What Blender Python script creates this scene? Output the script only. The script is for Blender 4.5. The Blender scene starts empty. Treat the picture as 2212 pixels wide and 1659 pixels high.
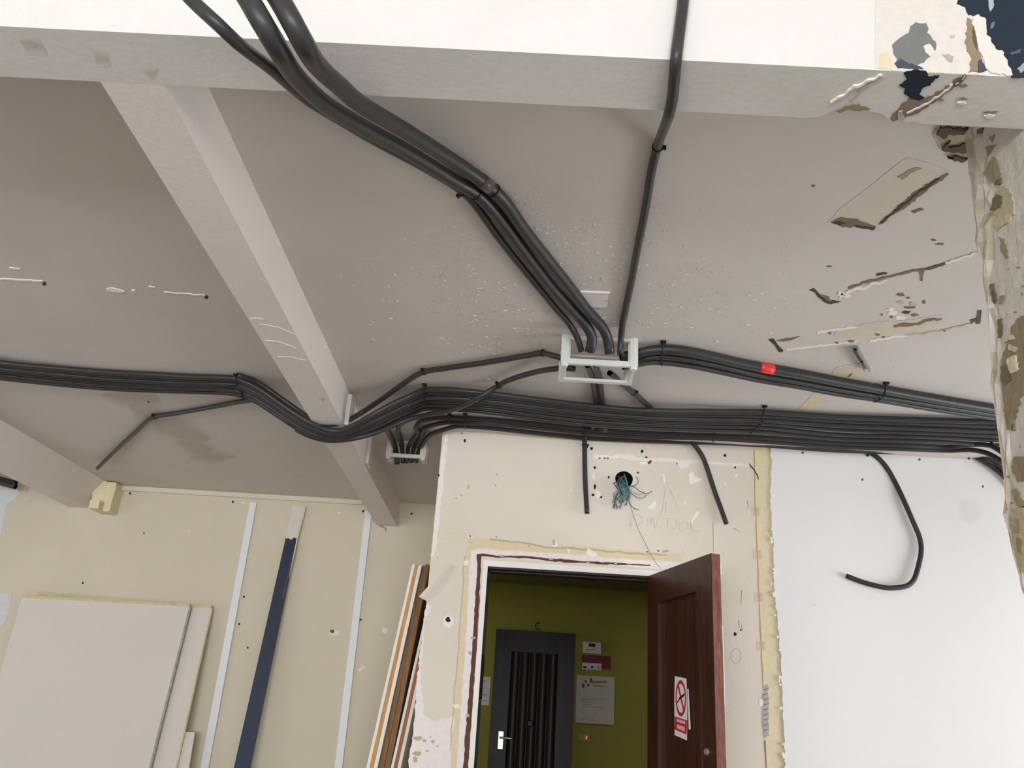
import bpy, bmesh, math, random
from mathutils import Vector, Matrix
from mathutils.geometry import tessellate_polygon

# ------------------------------------------------------------------ camera, world, light, exposure
SC = bpy.context.scene
COL = SC.collection
W, H, F = 2212.0, 1659.0, 1873.1
CAM = Vector((0.0, 0.0, 1.26))
PITCH, ROLL, YAW = math.radians(22.0688), math.radians(3.7086), math.radians(-1.1449)


def cam_axes():
    cp, sp, cr, sr, cy, sy = (math.cos(PITCH), math.sin(PITCH), math.cos(ROLL), math.sin(ROLL), math.cos(YAW), math.sin(YAW))
    f = Vector((sy * cp, cy * cp, sp))
    r = Vector((cy, -sy, 0))
    u = r.cross(f)
    return r * cr + u * sr, u * cr - r * sr, f


AX, AY, AF = cam_axes()
cam_data = bpy.data.cameras.new('camera')
cam_data.sensor_fit = 'HORIZONTAL'
cam_data.sensor_width = 36.0
cam_data.lens = F * 36.0 / W
cam_data.clip_start = 0.02
cam = bpy.data.objects.new('camera', cam_data)
COL.objects.link(cam)
cam.matrix_world = Matrix((
    (AX.x, AY.x, -AF.x, CAM.x), (AX.y, AY.y, -AF.y, CAM.y), (AX.z, AY.z, -AF.z, CAM.z), (0, 0, 0, 1)))
SC.camera = cam

SC.view_settings.view_transform = 'Standard'
SC.view_settings.look = 'None'
SC.view_settings.gamma = 1.0
SC.view_settings.use_curve_mapping = False
SC.view_settings.exposure = 0.2
SC.cycles.max_bounces = 10
SC.cycles.diffuse_bounces = 6
SC.cycles.use_denoising = True

world = bpy.data.worlds.new('overcast_sky')
SC.world = world
world.use_nodes = True
bg = world.node_tree.nodes['Background']
bg.inputs[0].default_value = (0.80, 0.90, 1.0, 1)
bg.inputs[1].default_value = 1.0


def area_light(name, loc, rot, sx, sy, power, color):
    d = bpy.data.lights.new(name, 'AREA')
    d.shape = 'RECTANGLE'
    d.size, d.size_y = sx, sy
    d.energy = power
    d.color = color
    o = bpy.data.objects.new(name, d)
    COL.objects.link(o)
    o.location = loc
    o.rotation_euler = rot
    return o


YR = -7.5         # rear window wall
DAY = (0.945, 0.985, 1.04)
# daylight through the windows of the rear wall (behind the camera), an added upward fill outside it,
# daylight through the windows of the side walls, and an added hall fill
area_light('daylight_rear_window', (1.45, YR + .22, 1.35), (math.radians(90), 0, 0), 2.5, 2.2, 132, DAY)
area_light('daylight_rear_window', (-2.6, YR + .22, 1.35), (math.radians(90), 0, 0), 3.1, 2.2, 180, DAY)
area_light('added_upward_fill', (-0.6, YR - 1.9, .12), (math.radians(150), 0, 0), 8.0, 2.6, 1250, DAY)  # added fill tilted upward to lift lintel underside and ceiling; no pavement modelled
area_light('daylight_side_window', (-5.12, 3.6, 1.35), (math.radians(90), 0, math.radians(-90)), 1.6, 1.4, 12, DAY)
area_light('daylight_right_window', (4.33, 2.75, 1.1), (math.radians(90), 0, math.radians(90)), 1.7, 1.3, 62, DAY)
area_light('added_hall_fill', (-2.55, 7.0, 1.7), (math.radians(90), 0, math.radians(-90)), 0.8, 1.0, 9.0, (1.0, 0.98, 0.93))  # added weak fill to brighten the hall from its left; no window there

# ------------------------------------------------------------------ helpers
ZC = 2.76          # ceiling of the room
ZN = 3.10          # ceiling of the room the viewer stands in
ZB = 1.323 + 1.26  # underside of lintel and beams
YL0, YL1 = 1.418, 1.576  # lintel front / back
D = 4.402          # wall with the open door
DF = 6.075         # far wall on the left
YH = 8.2           # far wall of the hall
rnd = random.Random(7)


def lin(c):
    return c / 12.92 if c <= 0.04045 else ((c + 0.055) / 1.055) ** 2.4


def rgb(r, g, b, a=1.0):
    return (lin(r / 255), lin(g / 255), lin(b / 255), a)


def ray(px, py):
    return (AX * ((px - W / 2) / F) + AY * (-(py - H / 2) / F) + AF)


def at(px, py, plane):
    """The point of the photograph's sight line that lies on a plane of the room."""
    d = ray(px, py)
    if plane[0] == 'x':
        return CAM + d * ((plane[1] - CAM.x) / d.x)
    if plane[0] == 'y':
        return CAM + d * ((plane[1] - CAM.y) / d.y)
    if plane[0] == 'z':
        return CAM + d * ((plane[1] - CAM.z) / d.z)
    p0, n = plane
    return CAM + d * ((p0 - CAM).dot(n) / d.dot(n))


def seen(p):
    v = p - CAM
    z = v.dot(AF)
    return W / 2 + F * v.dot(AX) / z, H / 2 - F * v.dot(AY) / z


MATS = {}


def mat(name, color, rough=0.8, var=0.06, vscale=6.0, bump=0.0, bscale=40.0, metallic=0.0, spec=0.3, fine=0.0, emit=None, coat=0.0, stain=False):
    if name in MATS:
        return MATS[name]
    m = bpy.data.materials.new(name)
    m.use_nodes = True
    nt = m.node_tree
    N, L = nt.nodes, nt.links
    b = N['Principled BSDF']
    b.inputs['Roughness'].default_value = rough
    b.inputs['Metallic'].default_value = metallic
    b.inputs['Specular IOR Level'].default_value = spec
    b.inputs['Coat Weight'].default_value = coat
    tc = N.new('ShaderNodeTexCoord')
    n1 = N.new('ShaderNodeTexNoise')
    n1.inputs['Scale'].default_value = vscale
    n1.inputs['Detail'].default_value = 6
    n1.inputs['Roughness'].default_value = 0.6
    L.new(tc.outputs['Object'], n1.inputs['Vector'])
    mx = N.new('ShaderNodeMix')
    mx.data_type = 'RGBA'
    mx.inputs[6].default_value = tuple(c * (1 - var) for c in color[:3]) + (1,)
    mx.inputs[7].default_value = tuple(min(1, c * (1 + var)) for c in color[:3]) + (1,)
    rmp = N.new('ShaderNodeMapRange')
    rmp.inputs[1].default_value = 0.3
    rmp.inputs[2].default_value = 0.7
    L.new(n1.outputs['Fac'], rmp.inputs[0])
    L.new(rmp.outputs[0], mx.inputs[0])
    if not stain:
        L.new(mx.outputs[2], b.inputs['Base Color'])
    else:
        at_ = N.new('ShaderNodeAttribute')
        at_.attribute_name = 'stain'
        mx2 = N.new('ShaderNodeMix')
        mx2.data_type = 'RGBA'
        # break up stain edges and body with noise
        n3 = N.new('ShaderNodeTexNoise')
        n3.inputs['Scale'].default_value = 40
        n3.inputs['Detail'].default_value = 4
        L.new(tc.outputs['Object'], n3.inputs['Vector'])
        vary = N.new('ShaderNodeMix')
        vary.data_type = 'RGBA'
        vary.blend_type = 'MULTIPLY'
        vary.inputs[0].default_value = 0.2
        rm3 = N.new('ShaderNodeMapRange')
        rm3.inputs[3].default_value = 0.5
        rm3.inputs[4].default_value = 1.5
        L.new(n3.outputs['Fac'], rm3.inputs[0])
        L.new(at_.outputs['Color'], vary.inputs[6])
        L.new(rm3.outputs[0], vary.inputs[7])
        L.new(at_.outputs['Alpha'], mx2.inputs[0])
        L.new(mx.outputs[2], mx2.inputs[6])
        L.new(vary.outputs[2], mx2.inputs[7])
        L.new(mx2.outputs[2], b.inputs['Base Color'])
    if bump:
        n2 = N.new('ShaderNodeTexNoise')
        n2.inputs['Scale'].default_value = bscale
        n2.inputs['Detail'].default_value = 5
        L.new(tc.outputs['Object'], n2.inputs['Vector'])
        bp = N.new('ShaderNodeBump')
        bp.inputs['Strength'].default_value = bump
        bp.inputs['Distance'].default_value = 0.01
        L.new(n2.outputs['Fac'], bp.inputs['Height'])
        L.new(bp.outputs[0], b.inputs['Normal'])
    if emit:
        b.inputs['Emission Color'].default_value = emit[0]
        b.inputs['Emission Strength'].default_value = emit[1]
    MATS[name] = m
    return m


def ceiling_mat():
    """Painted plaster with scattered flakes and trowel ridges."""
    m = mat('ceiling_plaster', rgb(206, 198, 192), rough=0.62, var=0.03, vscale=3, spec=0.35, stain=True)
    nt = m.node_tree
    N, L = nt.nodes, nt.links
    tc = N.new('ShaderNodeTexCoord')
    b = N['Principled BSDF']
    fine = N.new('ShaderNodeTexNoise')
    fine.inputs['Scale'].default_value = 60
    fine.inputs['Detail'].default_value = 6
    L.new(tc.outputs['Object'], fine.inputs['Vector'])
    mp = N.new('ShaderNodeMapping')
    mp.inputs['Scale'].default_value = (0.55, 1.0, 1.0)
    mp.inputs['Rotation'].default_value = (0, 0, 0.5)
    L.new(tc.outputs['Object'], mp.inputs['Vector'])
    fl = N.new('ShaderNodeTexNoise')
    fl.inputs['Scale'].default_value = 52
    fl.inputs['Detail'].default_value = 3
    fl.inputs['Distortion'].default_value = 0.8
    L.new(mp.outputs[0], fl.inputs['Vector'])
    rp = N.new('ShaderNodeMapRange')
    rp.inputs[1].default_value = 0.62
    rp.inputs[2].default_value = 0.70
    L.new(fl.outputs['Fac'], rp.inputs[0])
    # where the flaking patch lies: a broad area round the junction box
    sep = N.new('ShaderNodeVectorMath')
    sep.operation = 'DISTANCE'
    sep.inputs[1].default_value = (0.15, 2.95, ZC)
    L.new(tc.outputs['Object'], sep.inputs[0])
    rd = N.new('ShaderNodeMapRange')
    rd.inputs[1].default_value = 1.05
    rd.inputs[2].default_value = 0.2
    rd.inputs[3].default_value = 0.0
    rd.inputs[4].default_value = 1.0
    L.new(sep.outputs['Value'], rd.inputs[0])
    mul = N.new('ShaderNodeMath')
    mul.operation = 'MULTIPLY'
    L.new(rp.outputs[0], mul.inputs[0])
    L.new(rd.outputs[0], mul.inputs[1])
    m2 = N.new('ShaderNodeMath')
    m2.operation = 'MULTIPLY_ADD'
    m2.inputs[1].default_value = 0.05
    L.new(fine.outputs['Fac'], m2.inputs[0])
    L.new(mul.outputs[0], m2.inputs[2])
    bp = N.new('ShaderNodeBump')
    bp.inputs['Strength'].default_value = 0.6
    bp.inputs['Distance'].default_value = 0.006
    L.new(m2.outputs[0], bp.inputs['Height'])
    L.new(bp.outputs[0], b.inputs['Normal'])
    return m


def wood_mat(name, c1, c2, scale=(6, 6, 0.6), rough=0.45, coat=0.0, ns=6.0, spec=0.4):
    if name in MATS:
        return MATS[name]
    m = bpy.data.materials.new(name)
    m.use_nodes = True
    N, L = m.node_tree.nodes, m.node_tree.links
    b = N['Principled BSDF']
    tc = N.new('ShaderNodeTexCoord')
    mp = N.new('ShaderNodeMapping')
    mp.inputs['Scale'].default_value = scale
    n = N.new('ShaderNodeTexNoise')
    n.inputs['Scale'].default_value = ns
    n.inputs['Detail'].default_value = 8
    n.inputs['Distortion'].default_value = 0.6
    r = N.new('ShaderNodeValToRGB')
    r.color_ramp.elements[0].position = 0.3
    r.color_ramp.elements[1].position = 0.7
    r.color_ramp.elements[0].color = c1
    r.color_ramp.elements[1].color = c2
    L.new(tc.outputs['Object'], mp.inputs['Vector'])
    L.new(mp.outputs[0], n.inputs['Vector'])
    L.new(n.outputs['Fac'], r.inputs[0])
    L.new(r.outputs[0], b.inputs['Base Color'])
    b.inputs['Roughness'].default_value = rough
    b.inputs['Coat Weight'].default_value = coat
    b.inputs['Coat Roughness'].default_value = 0.15
    b.inputs['Specular IOR Level'].default_value = spec
    MATS[name] = m
    return m


M_CEIL = ceiling_mat()
M_BEAM = mat('beam_paint', rgb(224, 215, 209), 0.6, 0.02, 4, 0.15, 50, stain=True)
M_LINTEL = mat('lintel_paint', rgb(210, 207, 203), 0.7, 0.015, 4, 0.12, 50, stain=True)
M_BEIGE = mat('beige_wall_paint', rgb(222, 212, 197), 0.7, 0.03, 2.5, 0.12, 45, stain=True)
M_FAR = mat('cream_wall_paint', rgb(208, 198, 177), 0.7, 0.03, 1.6, 0.08, 40, stain=True)
M_WHITE = mat('white_wall_paint', rgb(236, 235, 233), 0.7, 0.012, 2, 0.06, 40, stain=True)
M_FLOOR = mat('dusty_floor', rgb(150, 145, 137), 0.8, 0.1, 3, 0.1, 20)
M_PIER = mat('broken_plaster', rgb(206, 201, 191), 0.9, 0.05, 9, 0.8, 30, stain=True)
M_OLIVE = mat('olive_wall_paint', rgb(150, 141, 56), 0.65, 0.04, 2, 0.05, 40)
M_HCEIL = mat('hall_ceiling_paint', rgb(120, 120, 74), 0.8, 0.03, 2)
M_COND = mat('black_conduit_plastic', rgb(51, 50, 51), 0.40, 0.10, 14, 0.05, 60, spec=0.4)
M_TIE = mat('black_nylon', rgb(20, 20, 21), 0.5, 0.05, 14, spec=0.4)
M_DARK = mat('hollow_dark', rgb(14, 13, 12), 0.9, 0.05)
M_TAPE = mat('red_tape', rgb(235, 52, 46), 0.3, 0.05, 12, spec=0.5)
M_BOX = mat('pale_grey_plastic', rgb(212, 213, 207), 0.45, 0.03, 10, 0.04, 30)
M_STRIP = mat('white_plastic', rgb(226, 226, 228), 0.4, 0.02, 5)
M_PANEL = mat('white_melamine', rgb(214, 206, 196), 0.6, 0.012, 3)
M_PEDGE = mat('panel_edge', rgb(206, 190, 150), 0.8, 0.15, 18)
M_GEDGE = mat('grey_panel_edge', rgb(158, 158, 152), 0.8, 0.2, 22)
M_BLUE = mat('dark_blue_paint', rgb(38, 48, 66), 0.5, 0.1, 10)
M_CLIP = mat('dull_grey_metal', rgb(150, 148, 144), 0.45, 0.08, 20, metallic=0.4)
M_DARKWOOD = wood_mat('dark_varnished_wood', rgb(24, 15, 12), rgb(44, 29, 24), (8, 8, 0.7), 0.36, 0.0, spec=.22)
M_REDWOOD = wood_mat('reddish_varnished_wood', rgb(44, 21, 12), rgb(74, 38, 22), (8, 8, 0.6), 0.42, 0.1)
M_REDEDGE = wood_mat('worn_red_edge', rgb(88, 44, 33), rgb(138, 88, 74), (10, 10, 2.0), 0.35, 0.2)
M_FRAME = wood_mat('dark_frame_wood', rgb(34, 26, 24), rgb(58, 48, 45), (8, 8, 1.0), 0.5, 0.0, spec=.2)
M_ORANGE = wood_mat('orange_wood_core', rgb(186, 132, 76), rgb(216, 166, 104), (14, 14, 0.8), 0.7)
M_BROWN = wood_mat('brown_board', rgb(112, 82, 52), rgb(150, 112, 74), (12, 12, 0.9), 0.7)
M_RUST = wood_mat('rusty_wood_core', rgb(150, 92, 58), rgb(182, 122, 84), (14, 14, 0.8), 0.7)
M_WEDGE = mat('cream_wood', rgb(224, 214, 176), 0.7, 0.03, 6)


def mesh_obj(name, bm, m, parent=None, smooth=False):
    me = bpy.data.meshes.new(name)
    bm.to_mesh(me)
    bm.free()
    for mm in (m if isinstance(m, (list, tuple)) else [m]):
        me.materials.append(mm)
    if smooth:
        for p in me.polygons:
            p.use_smooth = True
    o = bpy.data.objects.new(name, me)
    COL.objects.link(o)
    if parent is not None:
        o.parent = parent
    return o


def tag(o, label=None, cat=None, group=None, kind=None):
    if label:
        o['label'] = label
    if cat:
        o['category'] = cat
    if group:
        o['group'] = group
    if kind:
        o['kind'] = kind
    return o


def empty(name, loc, label, cat, group=None, kind=None):
    o = bpy.data.objects.new(name, None)
    o.empty_display_size = 0.05
    COL.objects.link(o)
    o.location = loc
    return tag(o, label, cat, group, kind)


def place(o, parent):
    """Parent a part built in world space under an Empty that is already placed."""
    o.parent = parent
    o.matrix_parent_inverse = Matrix.Translation(parent.location).inverted()
    return o


class B:
    """A mesh with the optional per-corner 'stain' colour used for paint, plaster and dirt patches."""

    def __init__(self):
        self.bm = bmesh.new()
        self.cl = self.bm.loops.layers.float_color.new('stain')

    def face(self, pts, col=None, mi=0):
        vs = [self.bm.verts.new(p) for p in pts]
        try:
            f = self.bm.faces.new(vs)
        except ValueError:
            return None
        f.material_index = mi
        for i, l in enumerate(f.loops):
            c = col[i] if (col and isinstance(col[0], (tuple, list))) else (col or (0, 0, 0, 0))
            l[self.cl] = c
        return f

    def box(self, a, b, mi=0, col=None):
        x0, y0, z0 = (min(a[i], b[i]) for i in range(3))
        x1, y1, z1 = (max(a[i], b[i]) for i in range(3))
        P = [Vector((x, y, z)) for x in (x0, x1) for y in (y0, y1) for z in (z0, z1)]
        for q in ((0, 1, 3, 2), (4, 6, 7, 5), (0, 4, 5, 1), (2, 3, 7, 6), (0, 2, 6, 4), (1, 5, 7, 3)):
            self.face([P[i] for i in q], col, mi)

    def hexa(self, p, mi=0, col=None):
        """p: 8 points, bottom loop then top loop."""
        for q in ((3, 2, 1, 0), (4, 5, 6, 7), (0, 1, 5, 4), (1, 2, 6, 5), (2, 3, 7, 6), (3, 0, 4, 7)):
            self.face([p[i] for i in q], col, mi)

    def prism(self, poly, d, mi=0, col=None, side=None):
        """poly: 3D outline; d: extrusion vector (towards the back)."""
        back = [p + d for p in poly]
        tri = tessellate_polygon([poly])
        for t in tri:
            self.face([poly[i] for i in t], col, mi)
            self.face([back[i] for i in reversed(t)], col, mi)
        n = len(poly)
        for i in range(n):
            j = (i + 1) % n
            self.face([poly[i], back[i], back[j], poly[j]], side or col, mi)

    def patch(self, pts, plane, color, lift=0.001, jag=0.0, seed=0, soft=0.0, alpha=1.0, mi=0):
        """A patch of another paint, bare plaster or dirt lying on a plane; soft>0 fades its rim over that many pixels."""
        r = random.Random(seed * 17 + len(pts))
        poly = []
        n = len(pts)
        for i in range(n):
            a, b = pts[i], pts[(i + 1) % n]
            L = math.hypot(b[0] - a[0], b[1] - a[1])
            k = max(1, int(L / 6)) if jag else (max(1, int(L / 25)) if soft else 1)
            for j in range(k):
                t = j / k
                dx, dy = (r.uniform(-jag, jag), r.uniform(-jag, jag)) if j else (r.uniform(-jag, jag) * .4, r.uniform(-jag, jag) * .4)
                poly.append((a[0] + (b[0] - a[0]) * t + dx, a[1] + (b[1] - a[1]) * t + dy))
        nrm = {'x': Vector((1, 0, 0)), 'y': Vector((0, 1, 0)), 'z': Vector((0, 0, 1))}.get(plane[0]) if isinstance(plane[0], str) else plane[1]
        p0 = at(poly[0][0], poly[0][1], plane)
        off = nrm * (-lift if (CAM - p0).dot(nrm) < 0 else lift)
        c1 = tuple(color[:3]) + (alpha,)
        P = [at(x, y, plane) + off for x, y in poly]
        for t in tessellate_polygon([P]):
            self.face([P[i] for i in t], c1, mi)
        m = len(poly)
        if soft:
            area = sum(poly[i][0] * poly[(i + 1) % m][1] - poly[(i + 1) % m][0] * poly[i][1] for i in range(m))
            s = 1 if area > 0 else -1
            out = []
            for i in range(m):
                a, b = poly[i - 1], poly[(i + 1) % m]
                tx, ty = b[0] - a[0], b[1] - a[1]
                l = math.hypot(tx, ty) or 1
                out.append((poly[i][0] + s * ty / l * soft, poly[i][1] - s * tx / l * soft))
            O = [at(x, y, plane) + off * 0.8 for x, y in out]
            c0 = tuple(color[:3]) + (0.0,)
            for i in range(m):
                j = (i + 1) % m
                self.face([P[i], P[j], O[j], O[i]], [c1, c1, c0, c0], mi)
        else:
            for i in range(m):
                j = (i + 1) % m
                self.face([P[i], P[j], P[j] - off, P[i] - off], c1, mi)

    def disc(self, px, py, rx, ry, plane, color, lift=0.0006, seed=0):
        r = random.Random(seed)
        lo, hi, n = (.85, 1.15, 10) if max(rx, ry) < 5 else (.55, 1.35, 16)
        self.patch([(px + rx * math.cos(k * math.tau / n) * r.uniform(lo, hi), py + ry * math.sin(k * math.tau / n) * r.uniform(lo, hi)) for k in range(n)],
                   plane, color, lift)

    def line(self, pts, width, plane, color, lift=0.0006, alpha=1.0, seed=0, wob=0.25):
        """A thin stroke (crack, pencil line, ridge) along pixel points."""
        r = random.Random(seed)
        w0 = width * .5 * r.uniform(1 - wob, 1)
        for i in range(len(pts) - 1):
            (ax, ay), (bx, by) = pts[i], pts[i + 1]
            tx, ty = bx - ax, by - ay
            l = math.hypot(tx, ty) or 1
            tx, ty = tx / l, ty / l
            w1 = width * .5 * r.uniform(1 - wob, 1 + wob) * (.4 if i == len(pts) - 2 else 1)
            e = width * .15
            self.patch([(ax - ty * w0 - tx * e, ay + tx * w0 - ty * e), (bx - ty * w1 + tx * e, by + tx * w1 + ty * e),
                        (bx + ty * w1 + tx * e, by - tx * w1 + ty * e), (ax + ty * w0 - tx * e, ay - tx * w0 - ty * e)], plane, color, lift * (1 + .02 * (i % 2)), alpha=alpha)
            w0 = w1

    def obj(self, name, m, parent=None, smooth=False):
        bmesh.ops.recalc_face_normals(self.bm, faces=self.bm.faces)
        return mesh_obj(name, self.bm, m, parent, smooth)


def bevel(o, w, seg=2):
    md = o.modifiers.new('bevel', 'BEVEL')
    md.width = w
    md.segments = seg
    md.limit_method = 'ANGLE'
    return o


def wiggle(pts, step, amp, seed):
    r = random.Random(seed)
    out = []
    for i in range(len(pts) - 1):
        a, b = pts[i], pts[i + 1]
        L = math.hypot(b[0] - a[0], b[1] - a[1])
        k = max(1, int(L / step))
        for j in range(k):
            t = j / k
            out.append((a[0] + (b[0] - a[0]) * t + r.uniform(-amp, amp), a[1] + (b[1] - a[1]) * t + r.uniform(-amp, amp)))
    out.append(pts[-1])
    return out


def spline(P, ds=0.02):
    """Centripetal Catmull-Rom through 3D points."""
    if len(P) < 2:
        return P
    Q = [P[0] * 2 - P[1]] + P + [P[-1] * 2 - P[-2]]
    out = []
    for i in range(1, len(Q) - 2):
        p0, p1, p2, p3 = Q[i - 1:i + 3]
        t0 = 0
        t1 = t0 + max(1e-5, (p1 - p0).length) ** .5
        t2 = t1 + max(1e-5, (p2 - p1).length) ** .5
        t3 = t2 + max(1e-5, (p3 - p2).length) ** .5
        n = max(2, int((p2 - p1).length / ds))
        for k in range(n):
            t = t1 + (t2 - t1) * k / n
            a1 = p0 * ((t1 - t) / (t1 - t0)) + p1 * ((t - t0) / (t1 - t0))
            a2 = p1 * ((t2 - t) / (t2 - t1)) + p2 * ((t - t1) / (t2 - t1))
            a3 = p2 * ((t3 - t) / (t3 - t2)) + p3 * ((t - t2) / (t3 - t2))
            b1 = a1 * ((t2 - t) / (t2 - t0)) + a2 * ((t - t0) / (t2 - t0))
            b2 = a2 * ((t3 - t) / (t3 - t1)) + a3 * ((t - t1) / (t3 - t1))
            out.append(b1 * ((t2 - t) / (t2 - t1)) + b2 * ((t - t1) / (t2 - t1)))
    out.append(P[-1])
    return out


def tube_bm(pts, r, seg=14, hollow=True, bm=None):
    bm = bm or bmesh.new()
    t = (pts[1] - pts[0]).normalized()
    n = t.orthogonal().normalized()
    rings = []
    for i, p in enumerate(pts):
        t2 = (pts[min(i + 1, len(pts) - 1)] - pts[max(i - 1, 0)]).normalized()
        n = (n - t2 * n.dot(t2)).normalized()
        b = t2.cross(n)
        rings.append([bm.verts.new(p + n * math.cos(a) * r + b * math.sin(a) * r) for a in [k * math.tau / seg for k in range(seg)]])
    for i in range(len(rings) - 1):
        for k in range(seg):
            bm.faces.new((rings[i][k], rings[i][(k + 1) % seg], rings[i + 1][(k + 1) % seg], rings[i + 1][k])).smooth = True
    for ring, p, q in ((rings[0], pts[0], pts[1]), (rings[-1], pts[-1], pts[-2])):
        if not hollow:
            bm.faces.new(ring)
            continue
        inn = (q - p).normalized() * min(0.03, r * 2)
        a = [bm.verts.new(p + (v.co - p) * 0.84) for v in ring]
        c = [bm.verts.new(p + (v.co - p) * 0.80 + inn) for v in ring]
        for k in range(seg):
            j = (k + 1) % seg
            bm.faces.new((ring[k], ring[j], a[j], a[k]))
            f = bm.faces.new((a[k], a[j], c[j], c[k]))
            f.material_index = 1
        f = bm.faces.new(c)
        f.material_index = 1
    bmesh.ops.recalc_face_normals(bm, faces=bm.faces)
    return bm


TUBES = {}


def conduit(key, ctrl, r, label, group=None, pre=()):
    """ctrl: (px, py, plane); the plane is a letter for what carries the conduit or a drop below the ceiling in metres."""
    P = [Vector(p) for p in pre]
    for px, py, pl in ctrl:
        if pl == 'C':
            pl = ('z', ZC - r - 0.003)
        elif pl == 'L':
            pl = ('y', YL0 - r - 0.003)
        elif pl == 'U':
            pl = ('z', ZB - r - 0.003)
        elif pl == 'W':
            pl = ('y', D - r - 0.003)
        elif isinstance(pl, (int, float)):
            pl = ('z', ZC - pl)
        P.append(at(px, py, pl))
    S = spline(P)
    TUBES[key] = (S, r)
    o = mesh_obj('conduit', tube_bm(S, r), [M_COND, M_DARK])
    return tag(o, label, 'conduit', group)


def near(key, px):
    S, r = TUBES[key]
    best = min(range(len(S)), key=lambda i: abs(seen(S[i])[0] - px) if isinstance(px, (int, float)) else math.hypot(seen(S[i])[0] - px[0], seen(S[i])[1] - px[1]))
    t = (S[min(best + 1, len(S) - 1)] - S[max(best - 1, 0)]).normalized()
    return S[best], t, r


def ring_tie(key, px, label, knob=Vector((0, 0, 1)), w=0.006):
    """A nylon strap round one conduit with its small head."""
    c, t, r = near(key, px)
    n = t.orthogonal().normalized()
    b = t.cross(n)
    bm = bmesh.new()
    seg = 18
    for s0, s1, ra, rb in ((-w / 2, w / 2, r + 0.0005, r + 0.0025),):
        R = []
        for s, rr in ((s0, ra), (s0, rb), (s1, rb), (s1, ra)):
            R.append([bm.verts.new(c + t * s + (n * math.cos(k * math.tau / seg) + b * math.sin(k * math.tau / seg)) * rr) for k in range(seg)])
        for q in range(4):
            for k in range(seg):
                bm.faces.new((R[q][k], R[q][(k + 1) % seg], R[(q + 1) % 4][(k + 1) % seg], R[(q + 1) % 4][k]))
    kd = (knob - t * knob.dot(t)).normalized()
    sd = t.cross(kd)
    k0 = c + kd * (r + 0.005)
    mx = Matrix((sd, t, kd)).transposed().to_4x4()
    mx.translation = k0
    bmesh.ops.create_cube(bm, size=1.0, matrix=mx @ Matrix.Diagonal((0.011, 0.009, 0.012, 1)))
    bmesh.ops.recalc_face_normals(bm, faces=bm.faces)
    return tag(mesh_obj('cable_tie', bm, M_TIE), label, 'cable tie')


def strap(keys, pxs, label, first=True, last=True, rad=0.0028):
    """A strap pulled over several conduits, fixed to the ceiling at both ends."""
    pts = []
    cs = [near(k, p) for k, p in zip(keys, pxs)]
    c0, t0, r0 = cs[0]
    c1, t1, r1 = cs[-1]
    if first:
        pts.append(Vector((c0.x, c0.y - r0 - 0.012, ZC - 0.004)))
        pts.append(c0 + Vector((0, -r0 - 0.004, 0)))
    for c, t, r in cs:
        pts.append(c + Vector((0, -0.35 * r, -r * 0.95 - 0.003)))
    if last:
        pts.append(c1 + Vector((0, r1 + 0.004, -r1 * .3)))
    S = spline(pts, 0.008)
    bm = tube_bm(S, rad, 8, False)
    if first:
        bmesh.ops.create_cube(bm, size=1.0, matrix=Matrix.Translation(S[0]) @ Matrix.Diagonal((0.022, 0.016, 0.008, 1)))
    else:
        bmesh.ops.create_cube(bm, size=1.0, matrix=Matrix.Translation(S[0]) @ Matrix.Diagonal((0.010, 0.010, 0.008, 1)))
    return tag(mesh_obj('cable_tie', bm, M_TIE), label, 'cable tie')


CE = ('z', ZC)
UN = ('z', ZB)
LF = ('y', YL0)
WD = ('y', D)
FW = ('y', DF)

# ------------------------------------------------------------------ room shell
# floor
b = B()
b.box((-5.2, YL1, -0.12), (4.4, DF + .15, 0))
tag(b.obj('floor', M_FLOOR), 'dusty grey floor of the stripped room', 'floor', kind='structure')
b = B()
b.box((-5.2, YR, -0.12), (4.4, YL1, 0))
tag(b.obj('floor_near', mat('pale_bounce_floor', rgb(184, 180, 173), .7, .05, 3)), 'pale floor of the room in front of the lintel', 'floor', kind='structure')  # unseen floor, made paler to bounce light onto the lintel underside

# ceiling with its scars
b = B()
b.box((-5.2, YL0 + .05, ZC), (4.4, DF + .15, ZC + 0.15))
TAN, BRN, DKB, RDG = rgb(196, 182, 160), rgb(122, 106, 84), rgb(58, 50, 44), rgb(236, 228, 222)
SM = rgb(172, 156, 146)
# smoke-brown smears near the left branch conduit
for i, pl in enumerate(([(225, 848), (330, 855), (345, 866), (262, 868)], [(275, 872), (322, 872), (345, 890), (330, 902), (300, 890)],
                        [(335, 908), (385, 905), (420, 930), (452, 950), (400, 946), (345, 930)], [(386, 953), (418, 956), (458, 972), (448, 980), (420, 976)],
                        [(412, 984), (470, 984), (508, 991), (450, 989)])):
    b.patch(pl, CE, SM, 0.0008, soft=16, alpha=0.6, seed=i)
# torn paint around the old wall fixing
b.patch([(1799, 477), (1880, 416), (1960, 352), (2042, 374), (1965, 436), (1897, 484), (1850, 476)], CE, rgb(206, 194, 174), 0.0008, soft=12, alpha=.7, seed=3)
b.patch([(1794, 479), (1818, 468), (1852, 472), (1868, 480), (1893, 488), (1888, 496), (1850, 489), (1820, 490), (1800, 483)], CE, BRN, 0.0022, jag=1.5, seed=4)
b.patch([(1797, 480), (1815, 476), (1830, 482), (1812, 485)], CE, DKB, 0.0028, jag=1, seed=5)
b.patch([(1842, 484), (1868, 487), (1890, 491), (1884, 496), (1850, 490)], CE, DKB, 0.0028, jag=1, seed=6)
b.patch([(1898, 484), (1925, 462), (1945, 440), (1975, 415), (2010, 392), (2046, 372), (2050, 377), (2012, 402), (1992, 420), (1960, 444), (1930, 462), (1912, 478)], CE, BRN, 0.0022, jag=2.2, seed=7)
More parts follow.
